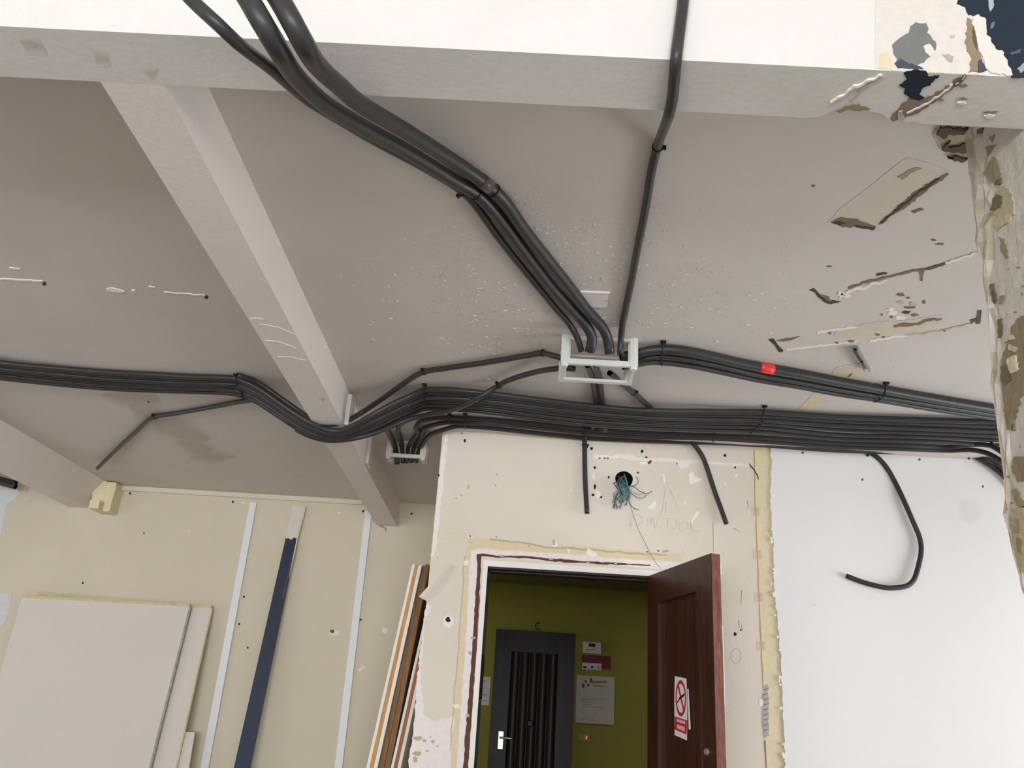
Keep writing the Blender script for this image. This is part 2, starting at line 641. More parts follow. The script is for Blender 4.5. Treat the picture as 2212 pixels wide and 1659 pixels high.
b.line(wiggle([(1903, 480), (1940, 450), (1985, 414), (2030, 384)], 7, 2, 9), 4, CE, DKB, 0.0030, seed=4)
b.patch([(1938, 382), (1958, 370), (1972, 362), (1992, 362), (1968, 372), (1950, 388)], CE, BRN, 0.002, jag=2, seed=8, alpha=.7)
b.patch([(1968, 456), (1990, 449), (1996, 452), (1974, 460)], CE, BRN, 0.002, jag=.8, seed=81)
for (x, y, w, h) in ((2016, 518, 6, 3), (2030, 527, 9, 2.5), (1757, 401, 4, 2.5), (1791, 575, 6, 2)):
    b.disc(x, y, w, h, CE, BRN, 0.001, seed=int(x))
# long cracks
b.line(wiggle([(1834, 621), (1880, 606), (1940, 593), (1972, 585), (2000, 580), (2044, 568)], 8, 1.5, 1), 4.5, CE, BRN, 0.0018, seed=2)
b.line(wiggle([(1985, 584), (2010, 578), (2044, 568)], 6, 1, 6), 5, CE, rgb(92, 80, 66), 0.0022, seed=2)
b.patch([(1983, 581), (1998, 580), (1995, 590), (1993, 606), (1988, 606), (1987, 592)], CE, BRN, 0.0024, jag=1, seed=10)
b.line(wiggle([(2044, 568), (2080, 555), (2112, 545)], 7, 2, 31), 4, CE, RDG, 0.003, seed=3)
b.line(wiggle([(1812, 640), (1840, 626), (1880, 616), (1915, 604)], 7, 3, 2), 5, CE, RDG, 0.003, seed=4)
b.line(wiggle([(1811, 632), (1835, 640)], 5, 2, 5), 7, CE, RDG, 0.003)
b.patch([(1749, 626), (1758, 622), (1763, 627), (1775, 640), (1792, 652), (1800, 648), (1816, 651), (1795, 656), (1786, 654), (1768, 641), (1760, 630)], CE, DKB, 0.0025, jag=1, seed=11)
b.patch([(1772, 634), (1790, 640), (1797, 652), (1788, 650)], CE, BRN, 0.002, jag=1, seed=12)
b.line(wiggle([(1894, 592), (1916, 590)], 5, 1, 8), 4, CE, DKB, 0.002)
# flaked area between the cracks
for i, (x, y, w, h, c) in enumerate(((1946, 636, 9, 3.5, BRN), (1962, 643, 5, 2, BRN), (1965, 664, 12, 3, BRN), (1958, 674, 9, 3, DKB), (1976, 680, 9, 3, BRN), (1996, 652, 4, 4, BRN),
                                     (1945, 652, 7, 4, TAN), (1905, 679, 2.5, 2, BRN), (1926, 684, 3, 3, BRN), (1930, 676, 14, 4, RDG), (1945, 686, 11, 4, RDG), (1925, 668, 8, 3, RDG), (1972, 657, 8, 4, TAN))):
    b.disc(x, y, w, h, CE, c, 0.0016 + i * 0.0001, seed=i + 40)
# bare band along the second old partition line
b.patch([(1803, 722), (1850, 708), (1890, 700), (1930, 700), (1990, 692), (2040, 684), (2034, 694), (1980, 712), (1925, 720), (1885, 724), (1840, 726)], CE, rgb(206, 194, 172), 0.001, jag=2.5, soft=5, seed=13)
b.line(wiggle([(1932, 704), (1950, 702), (1985, 698), (2000, 691), (2034, 688)], 7, 1.6, 12), 5, CE, BRN, 0.0025, seed=5)
b.line(wiggle([(1700, 754), (1735, 752), (1770, 746), (1810, 741), (1850, 738)], 8, 1.5, 13), 3, CE, RDG, 0.0025)
b.line(wiggle([(1765, 717), (1800, 713), (1850, 706)], 8, 1.5, 19), 4, CE, RDG, 0.0025)
b.line(wiggle([(1880, 735), (1930, 727), (1960, 724)], 8, 1.5, 14), 4, CE, RDG, 0.003)
b.line(wiggle([(1960, 724), (2020, 716), (2060, 708), (2095, 698)], 8, 1.5, 15), 3, CE, TAN, 0.0025)
for i, (x, y, w, h) in enumerate(((1895, 722, 5, 2), (1909, 728, 3, 2.5), (1793, 719, 3, 2), (1808, 740, 3, 1.5), (1838, 737, 8, 1.6), (2040, 713, 4, 2), (1955, 699, 12, 3))):
    b.disc(x, y, w, h, CE, BRN, 0.003, seed=i + 70)
b.patch([(1661, 732), (1671, 731), (1680, 745), (1692, 756), (1690, 760), (1682, 759), (1674, 745)], CE, DKB, 0.0025, jag=.8, seed=14)
b.patch([(1679, 735), (1700, 730), (1727, 726), (1712, 733), (1690, 737)], CE, BRN, 0.0025, jag=.8, seed=15)
b.patch([(2096, 690), (2110, 686), (2112, 670), (2120, 670), (2117, 698), (2108, 699), (2106, 692), (2098, 700)], CE, rgb(78, 76, 74), 0.0025, jag=1.2, seed=16)
# bare tan strip under the two runs of conduit
b.patch([(1722, 886), (1757, 850), (1790, 846), (1752, 886)], CE, rgb(212, 198, 168), 0.0012, jag=1, seed=17)
b.patch([(1805, 800), (1850, 788), (1862, 795), (1838, 822), (1800, 815)], CE, rgb(206, 192, 164), 0.0012, jag=1.5, soft=5, seed=18)
b.line(wiggle([(1832, 813), (1842, 806)], 4, 1, 3), 3, CE, BRN, .002)
# rough broken plaster where the ceiling meets the pier
b.patch([(2020, 288), (2036, 270), (2106, 272), (2110, 300), (2100, 330), (2082, 345), (2060, 336), (2036, 318)], CE, rgb(164, 150, 124), 0.004, jag=3, soft=4, seed=20)
for i, pl in enumerate(([(2022, 286), (2032, 271), (2105, 273), (2090, 288), (2050, 286), (2040, 296)], [(2034, 318), (2052, 300), (2048, 312), (2072, 310), (2100, 300), (2098, 326), (2062, 324)],
                        [(2046, 336), (2070, 332), (2092, 338), (2074, 345)])):
    b.patch(pl, CE, rgb(74, 66, 48), 0.008 + i * .001, jag=3, seed=21 + i)
# left bay: thin peeled ridges and plug holes as flat dark discs for their shaded depth
for i, (p, w) in enumerate((([(0, 602), (45, 604), (92, 606)], 3), ([(232, 624), (268, 629)], 7), ([(284, 626), (292, 627)], 4), ([(322, 618), (335, 620)], 3), ([(355, 631), (400, 634), (442, 637)], 2), ([(20, 577), (42, 580)], 2.5),
                            ([(190, 799), (205, 800)], 3))):
    b.line(wiggle(p, 8, 1, i), w, CE, rgb(244, 238, 234), 0.003, seed=i)
b.disc(96, 613, 4, 4, CE, DKB, 0.001)
b.disc(446, 642, 4, 4, CE, DKB, 0.001)
b.disc(321, 868, 3, 2, CE, DKB, 0.001)
# blanked-off square behind the conduits of the junction box
b.patch([(1254, 629), (1317, 631), (1314, 663), (1272, 660)], CE, rgb(224, 213, 206), 0.004, seed=33)
b.line([(1254, 629), (1317, 631)], 3, CE, RDG, 0.006)
b.line([(1316, 631), (1313, 663), (1274, 661)], 1.5, CE, rgb(180, 168, 160), 0.0045)
# small raised flakes and trowel crumbs, coloured paler for ridge highlights
rf = random.Random(21)
for cx_, cy_, sx, sy, n_ in ((1150, 500, 70, 55, 46), (1330, 560, 40, 60, 26), (1060, 700, 70, 60, 50), (1250, 560, 70, 70, 36), (1500, 650, 110, 45, 46), (820, 640, 70, 50, 22), (1000, 560, 60, 40, 20), (1120, 640, 60, 50, 30), (1850, 800, 90, 40, 16)):
    for k in range(n_):
        x, y = rf.gauss(cx_, sx), rf.gauss(cy_, sy)
        if not (700 < x < 2080 and 400 < y < 860) or x < 560 + (y - 400) * .62:
            continue
        L_, a_ = rf.uniform(2, 9), rf.uniform(-.1, .75)
        dx, dy = math.cos(a_) * L_, math.sin(a_) * L_ * .6
        b.line([(x, y), (x + dx * .5, y + dy * .5 + rf.uniform(-1, 1)), (x + dx, y + dy)], rf.uniform(1.2, 2.6), CE, rgb(216, 208, 202), rf.uniform(.001, .0025), alpha=.8, seed=k)
tag(b.obj('ceiling', M_CEIL), 'grey white painted ceiling with flaking plaster scars', 'ceiling', kind='structure')

b = B()
b.box((-5.2, YR, ZN), (4.4, YL0, ZN + .12))
tag(b.obj('ceiling_near', M_LINTEL), 'higher ceiling of the room in front of the lintel', 'ceiling', kind='structure')

# lintel: plan outline with the broken back arris, extruded upward
b = B()
plan = [(-5.2, YL0), (2.6, YL0), (2.6, YL1)]
for px, py in ((1992, 268), (1975, 262), (1962, 266), (1945, 258), (1925, 262), (1905, 245), (1870, 240), (1850, 232), (1825, 238), (1795, 241), (1770, 252), (1752, 255)):
    p = at(px, py, UN)
    plan.append((p.x, min(YL1, p.y)))
plan.append((-5.2, YL1))
b.prism([Vector((x, y, ZB)) for x, y in plan], Vector((0, 0, ZC - ZB)))
b.box((-5.2, YL0, ZC), (4.4, YL0 + .1, ZN))
b.box((2.6, YL0, ZB), (4.4, YL1, ZC))
NAVY, GRB, CREAM = rgb(24, 37, 50), rgb(112, 112, 110), rgb(240, 228, 208)
b.patch([(1890, 0), (1890, 148), (1935, 152), (2130, 164), (2130, 60), (2090, 20), (2060, 0), (1990, -20)], LF, rgb(206, 198, 190), 0.001, jag=1, seed=1)
b.patch([(1897, 118), (1920, 112), (1930, 140), (1928, 149), (1897, 148)], LF, rgb(206, 192, 166), 0.0015, jag=2, seed=2)
b.patch([(1978, 49), (2000, 51), (2006, 62), (2002, 72), (2012, 82), (2021, 92), (2020, 108), (2008, 124), (1996, 136), (1975, 145), (1955, 150), (1938, 145), (1931, 138), (1938, 128), (1930, 118), (1926, 100), (1935, 90), (1948, 80), (1962, 72), (1966, 58)], LF, GRB, 0.002, jag=2, seed=3)
b.patch([(1932, 138), (1945, 128), (1958, 136), (1975, 142), (1995, 150), (1975, 152), (1940, 148)], LF, rgb(66, 72, 80), 0.0025, jag=2, seed=4)
b.patch([(1994, 102), (2006, 96), (2014, 106), (2018, 116), (2008, 124), (1998, 116)], LF, rgb(208, 202, 196), 0.003, jag=1.5, seed=5)
b.disc(2057, 80, 6, 4, LF, rgb(170, 172, 172), 0.002, seed=3)
b.patch([(2034, 117), (2060, 122), (2056, 136), (2046, 134)], LF, rgb(160, 158, 152), 0.002, jag=2, seed=6)
b.patch([(2070, -30), (2260, -30), (2260, 172), (2184, 168), (2178, 142), (2158, 118), (2150, 100), (2135, 88), (2128, 60), (2126, 44), (2112, 36), (2092, 34), (2084, 18), (2066, 10)], LF, NAVY, 0.002, jag=3, seed=7)
b.patch([(2098, 42), (2112, 34), (2126, 40), (2128, 78), (2136, 80), (2150, 116), (2164, 112), (2176, 140), (2186, 164), (2140, 160), (2128, 150), (2118, 118), (2108, 90), (2102, 66)], LF, rgb(210, 204, 196), 0.0035, jag=3, seed=8)
b.patch([(2090, 40), (2100, 52), (2106, 84), (2112, 112), (2120, 132), (2112, 158), (2092, 158), (2098, 128), (2088, 106), (2082, 92), (2088, 66)], LF, rgb(138, 120, 96), 0.0030, jag=3, seed=9)
b.patch([(2102, 60), (2108, 90), (2110, 118), (2104, 100), (2098, 70)], LF, rgb(92, 80, 66), 0.0036, jag=2, seed=10)
b.patch([(2110, 134), (2118, 130), (2130, 154), (2112, 158)], LF, rgb(66, 72, 84), 0.0040, jag=2, seed=11)
b.patch([(2133, 0), (2145, 0), (2144, 20), (2138, 28), (2134, 14)], LF, rgb(160, 166, 170), 0.0035, jag=1.5, seed=12)
b.patch([(2140, 52), (2148, 48), (2144, 62), (2138, 66)], LF, rgb(86, 112, 128), 0.0035, jag=1.5, seed=13)
b.patch([(2180, 116), (2205, 108), (2202, 116), (2184, 122)], LF, rgb(78, 84, 96), 0.0035, jag=1.5, seed=14)
b.patch([(2196, 150), (2212, 136), (2216, 150), (2204, 160)], LF, rgb(150, 150, 154), 0.0035, jag=1.5, seed=15)
# underside of the lintel
b.patch([(1952, 158), (1974, 150), (2000, 152), (2006, 164), (2030, 162), (2012, 178), (1990, 192), (1986, 204), (1996, 210), (1984, 216), (1966, 210), (1952, 200), (1956, 190), (1942, 184), (1960, 172)], UN, NAVY, 0.002, jag=2.5, seed=16)
b.patch([(1922, 256), (1950, 222), (1962, 212), (1990, 216), (2040, 190), (2070, 166), (2086, 158), (2088, 166), (2060, 188), (2024, 216), (1994, 236), (1952, 254), (1930, 262)], UN, rgb(134, 118, 104), 0.0015, jag=2.5, seed=17)
b.patch([(1940, 238), (1950, 236), (1952, 256), (1940, 258)], UN, rgb(176, 164, 152), 0.004, jag=2, seed=171)
b.line(wiggle([(1960, 242), (1995, 226), (2040, 196), (2084, 162)], 8, 2, 3), 3, UN, rgb(226, 216, 208), 0.004, seed=3)
b.patch([(2056, 182), (2075, 166), (2088, 160), (2080, 172), (2064, 184)], UN, rgb(96, 82, 74), 0.004, jag=1.5, seed=18)
b.line(wiggle([(1796, 222), (1830, 196), (1862, 178), (1905, 160)], 9, 3, 4), 4, UN, rgb(236, 230, 226), 0.004, seed=4)
b.line(wiggle([(1836, 214), (1868, 186), (1910, 164)], 9, 2, 5), 2.5, UN, rgb(186, 172, 160), 0.003, seed=5)
b.patch([(1800, 240), (1826, 226), (1842, 222), (1866, 226), (1880, 234), (1858, 238), (1836, 236), (1820, 240)], UN, rgb(150, 134, 112), 0.003, jag=2.5, seed=19)
for i, (x, y, w, h) in enumerate(((2080, 184, 9, 4), (2033, 214, 6, 3), (2080, 212, 11, 2.5), (2140, 241, 16, 3))):
    b.disc(x, y, w, h, UN, rgb(140, 128, 120), 0.002, seed=i)
    if i > 1:
        b.disc(x - 3, y + 9, w * .9, h * 1.3, UN, rgb(232, 226, 220), 0.003, seed=i + 5)
# scuffs on the left end of the underside
for i, pl in enumerate(([(46, 90), (80, 95), (96, 104), (62, 104)], [(205, 122), (228, 124), (234, 130), (212, 130)], [(318, 156), (336, 158), (332, 164)])):
    b.patch(pl, UN, rgb(168, 157, 150), 0.0006, soft=14, alpha=.5, seed=i)
tag(b.obj('lintel', M_LINTEL), 'white lintel with torn dark blue paint at its right end', 'lintel', kind='structure')

# ceiling beams running to the far wall
b = B()
b.box((-1.012, YL1, ZB), (-0.866, DF, ZC))
for i, (x0, y0, x1, y1) in enumerate(((560, 700, 640, 724), (572, 735, 640, 752), (540, 688, 570, 690), (600, 770, 660, 778))):
    b.line(wiggle([(x0, y0), ((x0 + x1) / 2, y0 + (y1 - y0) * .3), (x1, y1)], 12, 1, i), 2.5, UN, rgb(232, 224, 218), 0.0012, seed=i)
b.patch([(690, 860), (702, 862), (698, 866)], UN, rgb(150, 138, 130), 0.0006, soft=3, alpha=.5)
tag(b.obj('beam_middle', M_BEAM), 'painted ceiling beam running from the lintel to the far wall', 'beam', kind='structure')
b = B()
b.hexa([Vector(p) for p in ((-3.32, YL1, ZB), (-3.20, YL1, ZB), (-3.075, DF, ZB), (-3.22, DF, ZB), (-3.32, YL1, ZC), (-3.12, YL1, ZC), (-2.95, DF, ZC), (-3.22, DF, ZC))])
tag(b.obj('beam_left', M_BEAM), 'second ceiling beam at the left edge', 'beam', kind='structure')

# wall with the open doorway
XL, DX0, DX1, DZ = -0.442, -0.176, 0.70, 2.075
b = B()
HC = at(1348, 1036, WD)
HR, HS = 0.046, 0.12
b.box((XL, D, 0), (DX0, D + .13, ZC))
b.box((DX0, D, DZ), (HC.x - HS, D + .13, ZC))
b.box((HC.x + HS, D, DZ), (DX1, D + .13, ZC))
b.box((HC.x - HS, D, DZ), (HC.x + HS, D + .13, HC.z - HS))
b.box((HC.x - HS, D, HC.z + HS), (HC.x + HS, D + .13, ZC))
b.box((DX1, D, 0), (4.3, D + .13, ZC))
nseg = 32
c_, q_ = [], []
for k in range(nseg):
    a = k * math.tau / nseg
    dx, dz = math.cos(a), math.sin(a)
    s = HS / max(abs(dx), abs(dz))
    c_.append(Vector((HC.x + HR * dx * (1 + .04 * math.sin(3 * a)), D, HC.z + HR * dz)))
    q_.append(Vector((HC.x + s * dx, D, HC.z + s * dz)))
deep = Vector((0, 0.12, 0))
for k in range(nseg):
    j = (k + 1) % nseg
    b.face([c_[k], c_[j], q_[j], q_[k]])
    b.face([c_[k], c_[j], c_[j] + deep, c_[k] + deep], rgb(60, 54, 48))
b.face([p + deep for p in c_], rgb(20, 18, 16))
b.box((HC.x - HS, D + .125, HC.z - HS), (HC.x + HS, D + .13, HC.z + HS))
WHT, YEL, PNK, HOLE_SHADE, GRY = rgb(240, 234, 228), rgb(222, 206, 172), rgb(236, 226, 218), rgb(26, 22, 20), rgb(150, 144, 138)
# lighter board above the doorway, right of the hanging conduit
b.patch([(1282, 984), (1296, 982), (1318, 985), (1335, 980), (1372, 986), (1368, 994), (1350, 991), (1325, 990), (1300, 992), (1284, 990)], WD, WHT, .001, jag=1.5, seed=1)
b.patch([(1334, 981), (1365, 981), (1374, 988), (1440, 990), (1550, 998), (1625, 1003), (1625, 1008), (1550, 1004), (1490, 1000), (1486, 1010), (1470, 1014), (1462, 998), (1400, 995), (1366, 996), (1355, 990), (1336, 987)], WD, PNK, .0012, jag=1.2, seed=2)
for i, (x, y, w, h) in enumerate(((1278, 969, 3, 3.5), (1387, 975, 3, 3.5), (1285, 1010, 2.7, 3), (1315, 1031, 2, 3), (1378, 1021, 2.2, 2), (1285, 1052, 3.5, 5.5), (1281, 1069, 3.5, 3), (1297, 1073, 4, 3),
                                  (1321, 988, 3, 2.3), (1463, 1001, 2, 2), (1396, 988, 3, 2), (1004, 952, 2.6, 4), (998, 936, 1.5, 1.5), (948, 1027, 1.7, 3), (1566, 984, 3.2, 3.2), (1268, 966, 2.5, 2.5),
                                  (1588, 1010, 2.4, 2.4), (1651, 1022, 3, 1.8), (1655, 1031, 3, 3), (1588, 1370, 3, 4.5), (1600, 1361, 2, 2), (1670, 1601, 2.2, 2), (1016, 1158, 1.5, 1.5), (1072, 1160, 1.2, 1.2),
                                  (968, 1339, 5, 6), (1500, 967, 2, 1.2), (945, 1205, 1, 1), (1143, 1179, 1.3, 1.3), (1398, 1192, 2, 1), (1640, 1105, 2, 2.5), (1422, 1190, 2.4, 1.4))):
    b.disc(x, y, w, h, WD, HOLE_SHADE, .0008, seed=i + 3)  # flat dark discs painted for the shaded depth of drill holes
for i, pl in enumerate(([(1287, 1058), (1296, 1062), (1300, 1070), (1292, 1078), (1286, 1070)], [(1382, 997), (1396, 997), (1400, 1003), (1383, 1004)], [(1280, 1024), (1285, 1025), (1284, 1035), (1280, 1034)],
                        [(1430, 1024), (1436, 1025), (1438, 1042), (1433, 1044)], [(1398, 1096), (1416, 1082), (1418, 1092), (1410, 1100)], [(1488, 1022), (1498, 1020), (1500, 1030), (1520, 1034), (1508, 1042), (1490, 1046)],
                        [(1505, 1104), (1511, 1106), (1496, 1128), (1492, 1126)], [(1322, 1050), (1332, 1045), (1330, 1056)], [(1330, 1025), (1346, 1018), (1364, 1022), (1368, 1034), (1366, 1050), (1360, 1052), (1350, 1045), (1333, 1044)],
                        [(1478, 1085), (1484, 1080), (1482, 1092)], [(1396, 966), (1402, 962), (1400, 968)], [(1586, 1025), (1594, 1024), (1590, 1034)], [(1560, 1040), (1568, 1044), (1572, 1052)], [(1248, 985), (1258, 978), (1250, 986)],
                        [(1231, 1058), (1236, 1052), (1230, 1064)], [(1640, 1025), (1652, 1028), (1640, 1032)])):
    if i == 8:
        continue
    b.patch(pl, WD, WHT, .0009, jag=1.2, seed=i + 50)
for i, (x, y) in enumerate(((1295, 990), (1306, 990), (1313, 990), (1402, 1000), (1405, 997))):
    b.disc(x, y, 2.8, 1.6 if i < 3 else 3, WD, rgb(140, 52, 42), .0014, seed=i)
# scratches and grey rubs on the left part
for i, pl in enumerate(([(1010, 1048), (1014, 1046), (1013, 1056), (1010, 1056)], [(980, 1074), (990, 1076), (985, 1078)], [(992, 1066), (1000, 1070), (996, 1072)], [(1072, 1020), (1076, 1028), (1072, 1026)], [(1068, 1045), (1074, 1052), (1070, 1052)],
                        [(1194, 1166), (1199, 1165), (1200, 1178), (1194, 1178)], [(1430, 1189), (1444, 1188), (1444, 1192), (1432, 1193)])):
    b.patch(pl, WD, GRY, .0007, seed=i, alpha=.7)
b.patch([(1198, 1168), (1204, 1172), (1204, 1180), (1194, 1184), (1192, 1178), (1199, 1178)], WD, WHT, .0009, jag=.8, seed=90)
b.patch([(915, 1295), (945, 1262), (975, 1225), (982, 1222), (955, 1262), (925, 1294)], WD, rgb(190, 180, 164), .0006, soft=12, alpha=.4, seed=60)
b.patch([(958, 1336), (966, 1330), (978, 1334), (978, 1348), (970, 1356), (960, 1350)], WD, WHT, .0005, soft=3, alpha=.8, seed=61)
# yellow glue band and white filler left by the removed architrave
b.patch([(942, 1150), (1005, 1150), (1012, 1162), (945, 1164)], WD, YEL, .0005, soft=4, alpha=.5, seed=62)
yb = wiggle([(1010, 1168), (1030, 1160), (1090, 1166), (1180, 1178), (1300, 1182), (1400, 1192), (1472, 1196)], 16, 1.5, 63) + wiggle([(1472, 1212), (1400, 1210), (1300, 1203), (1200, 1194), (1100, 1189), (1050, 1184), (1030, 1186), (1018, 1200), (1012, 1260), (1006, 1360), (998, 1480), (990, 1600), (984, 1670)], 16, 1.2, 64) + \
    wiggle([(966, 1670), (974, 1580), (984, 1470), (995, 1350), (1001, 1260), (1004, 1200)], 16, 1.2, 65)
b.patch(yb, WD, YEL, .0008, seed=66)
b.line(wiggle([(1060, 1165), (1120, 1172), (1180, 1182), (1280, 1188), (1380, 1196), (1440, 1199)], 14, 1.5, 67), 4, WD, rgb(176, 154, 112), .0012, alpha=.7, seed=6)
b.line(wiggle([(1003, 1200), (997, 1300), (990, 1400), (981, 1500), (972, 1620)], 14, 1.5, 68), 3, WD, rgb(166, 156, 140), .0012, alpha=.6, seed=7)
wb = wiggle([(1018, 1192), (1034, 1184), (1120, 1191), (1200, 1195), (1300, 1204), (1412, 1212), (1470, 1214)], 14, 1.5, 69) + [(1470, 1232), (1412, 1228), (1300, 1219), (1180, 1212), (1042, 1203), (1034, 1300), (1022, 1480), (1012, 1670)] + \
    wiggle([(985, 1670), (992, 1590), (1001, 1460), (1009, 1330), (1014, 1230)], 14, 1.5, 70)
b.patch(wb, WD, rgb(236, 226, 222), .0015, seed=71)
# bared brown line of old frame paint
b.patch(wiggle([(1031, 1197), (1042, 1196), (1075, 1200), (1140, 1202), (1200, 1207), (1260, 1212), (1330, 1216), (1405, 1220)], 9, 1.0, 72) + wiggle([(1405, 1223), (1330, 1220), (1260, 1217), (1200, 1213), (1140, 1206), (1075, 1204), (1041, 1203), (1037, 1250), (1034, 1330), (1027, 1440), (1019, 1540), (1011, 1670)], 9, 1.2, 73) +
        wiggle([(1000, 1670), (1005, 1590), (1014, 1480), (1020, 1400), (1027, 1280), (1031, 1220), (1029, 1204)], 9, 1.2, 74), WD, rgb(92, 58, 46), .0022, seed=75)
for i, (x, y, w, h) in enumerate(((1084, 1201, 6, 2.5), (1190, 1208, 5, 2.5), (1270, 1215, 4, 2), (1022, 1378, 6, 3), (1016, 1411, 4, 5), (1010, 1545, 4, 4), (1330, 1218, 4, 2))):
    b.disc(x, y, w, h, WD, rgb(196, 170, 154), .0028, seed=i)
for i, pl in enumerate(([(1270, 1184), (1284, 1192), (1292, 1200), (1278, 1204), (1266, 1198)], [(978, 1522), (990, 1520), (995, 1528), (982, 1530)], [(1002, 1212), (1012, 1210), (1012, 1220), (1003, 1222)], [(1224, 1184), (1232, 1190), (1228, 1198)])):
    b.patch(pl, WD, WHT, .003, jag=1, seed=i)
# bare white plaster low at the left corner
b.patch([(925, 1305), (932, 1312), (930, 1322), (919, 1332), (916, 1360), (912, 1420), (908, 1470), (912, 1500), (916, 1545), (940, 1560), (960, 1550), (980, 1548), (984, 1556), (975, 1600), (974, 1670), (880, 1670), (890, 1600), (903, 1450), (915, 1340), (920, 1308)], WD, rgb(236, 226, 222), .001, jag=2, seed=80)
for i, (x, y, w, h) in enumerate(((903, 1595, 9, 5), (917, 1600, 4, 3), (935, 1602, 4, 4), (945, 1612, 3, 2), (902, 1628, 10, 6), (896, 1640, 5, 8), (923, 1622, 4, 2), (930, 1592, 2, 2))):
    b.disc(x, y, w, h, WD, rgb(190, 172, 140), .0016, seed=i)
# pale worn left arris
b.patch([(960, 940), (968, 934), (962, 1000), (952, 1090), (943, 1180), (938, 1200), (932, 1200), (945, 1060)], WD, WHT, .0009, jag=1.5, seed=88, alpha=.8)
# yellow strip of bared glue between the beige board and the white wall
ys = wiggle([(1629, 968), (1630, 1059), (1636, 1200), (1644, 1380), (1648, 1480), (1655, 1670)], 22, .8, 30) + wiggle([(1708, 1670), (1702, 1560), (1692, 1400), (1682, 1250), (1674, 1100), (1670, 968)], 22, .8, 31)
b.patch(ys, WD, rgb(226, 212, 178), .0010, seed=32)
b.line(wiggle([(1629, 972), (1630, 1059), (1636, 1200), (1644, 1380), (1649, 1490)], 20, .8, 33), 2.2, WD, rgb(190, 160, 116), .0014, seed=8)
b.line([(1652, 1600), (1656, 1670)], 4, WD, rgb(160, 124, 78), .0016)
for i, (x, y) in enumerate(((1633, 1105), (1637, 1198), (1640, 1290), (1645, 1395))):
    b.patch([(x - 4, y - 8), (x + 4, y - 8), (x + 5, y + 8), (x - 3, y + 8)], WD, rgb(200, 160, 100), .0013, soft=7, alpha=.55, seed=i)
b.patch([(1650, 1482), (1658, 1478), (1660, 1540), (1662, 1590), (1650, 1594), (1646, 1560)], WD, rgb(178, 172, 166), .003, jag=2, seed=40)
for k in range(9):
    b.line([(1650, 1490 + k * 11), (1660, 1487 + k * 11)], 2.4, WD, rgb(132, 128, 124), .0045)
b.patch([(1640, 1510), (1650, 1512), (1648, 1530), (1640, 1524)], WD, WHT, .002, jag=1.5, seed=41)
b.line(wiggle([(1619, 1003), (1628, 1015), (1636, 1026), (1638, 1036)], 4, .8, 42), 2.4, WD, rgb(70, 62, 54), .0025)
# pencil lettering and stray pencil lines
PEN = rgb(150, 144, 134)


def z6(pts):
    return [(1240 + x / 6.38, 940 + y / 6.38) for x, y in pts]


for i, s in enumerate(([(775, 1085), (768, 1180), (780, 1330)], [(800, 1095), (790, 1270)], [(720, 1235), (800, 1228)], [(800, 1105), (880, 1090), (945, 1150), (930, 1210), (830, 1260)],
                       [(1025, 1125), (1005, 1200), (1015, 1270)], [(1045, 1130), (1060, 1230), (1080, 1135), (1120, 1285), (1170, 1105)], [(1285, 1140), (1290, 1300)], [(1275, 1150), (1400, 1150), (1422, 1240), (1370, 1300), (1290, 1300)],
                       [(1500, 1190), (1445, 1230), (1450, 1300), (1500, 1315), (1565, 1280), (1570, 1220), (1500, 1190)], [(1610, 1200), (1605, 1290), (1630, 1370)], [(1605, 1230), (1650, 1320), (1700, 1330), (1730, 1300)],
                       [(1260, 720), (1240, 870), (1210, 1060), (1205, 1120)], [(1260, 900), (1268, 970), (1255, 1110)], [(1325, 740), (1420, 990)], [(1265, 1390), (1268, 1430)], [(1500, 1570), (1503, 1630)], [(1680, 1410), (1684, 1450)], [(1270, 640), (1330, 770)])):
    b.line(z6(s), 1.1 if i < 11 else 1.2, WD, PEN if i != 13 else rgb(120, 114, 106),   .0008, alpha=.42, seed=i)
b.line([(1590 + 11 * math.cos(k * .35), 1417 + 16 * math.sin(k * .35)) for k in range(19)], 1.0, WD, rgb(190, 178, 156), .0008)
for s in ([(1602, 1275), (1601, 1305)], [(1596, 1340), (1597, 1358)], [(1614, 1082), (1617, 1098)], [(1540, 1130), (1541, 1192)], [(1583, 1140), (1598, 1148)], [(1601, 1350), (1604, 1362)]):
    b.line(s, 1.2, WD, rgb(140, 130, 116), .0008)
tag(b.obj('wall_door', M_BEIGE), 'beige stripped wall round the open doorway', 'wall', kind='structure')

# white painted wall to the right: a plaster skin with a crumbled left edge
b = B()
edge = wiggle([(1664, 962), (1667, 1006), (1664, 1080), (1668, 1130), (1672, 1200), (1672, 1260), (1679, 1330), (1686, 1412), (1690, 1500), (1694, 1600), (1697, 1680)], 7, 1.6, 5)
E3 = [at(x, y, ('y', D - .010)) for x, y in edge]
lo = E3[-1]
poly = [Vector((E3[0].x, D - .010, ZC))] + E3 + [Vector((lo.x + .02, D - .010, 0)), Vector((4.3, D - .010, 0)), Vector((4.3, D - .010, ZC))]
b.prism(poly, Vector((0, .0095, 0)))
WW = ('y', D - .010)
for i, (x, y) in enumerate(((1734, 978), (1863, 1036), (1986, 993), (2123, 1051))):
    b.disc(x, y, 2.6, 2.6, WW, rgb(96, 94, 92), .0006, seed=i)
b.patch([(2080, 1085), (2100, 1090), (2112, 1110), (2098, 1126), (2084, 1118)], WW, rgb(222, 217, 214), .0005, soft=18, alpha=.5)
b.patch([(1757, 1304), (1761, 1305), (1760, 1309)], WW, rgb(200, 198, 196), .0005, soft=3, alpha=.5)
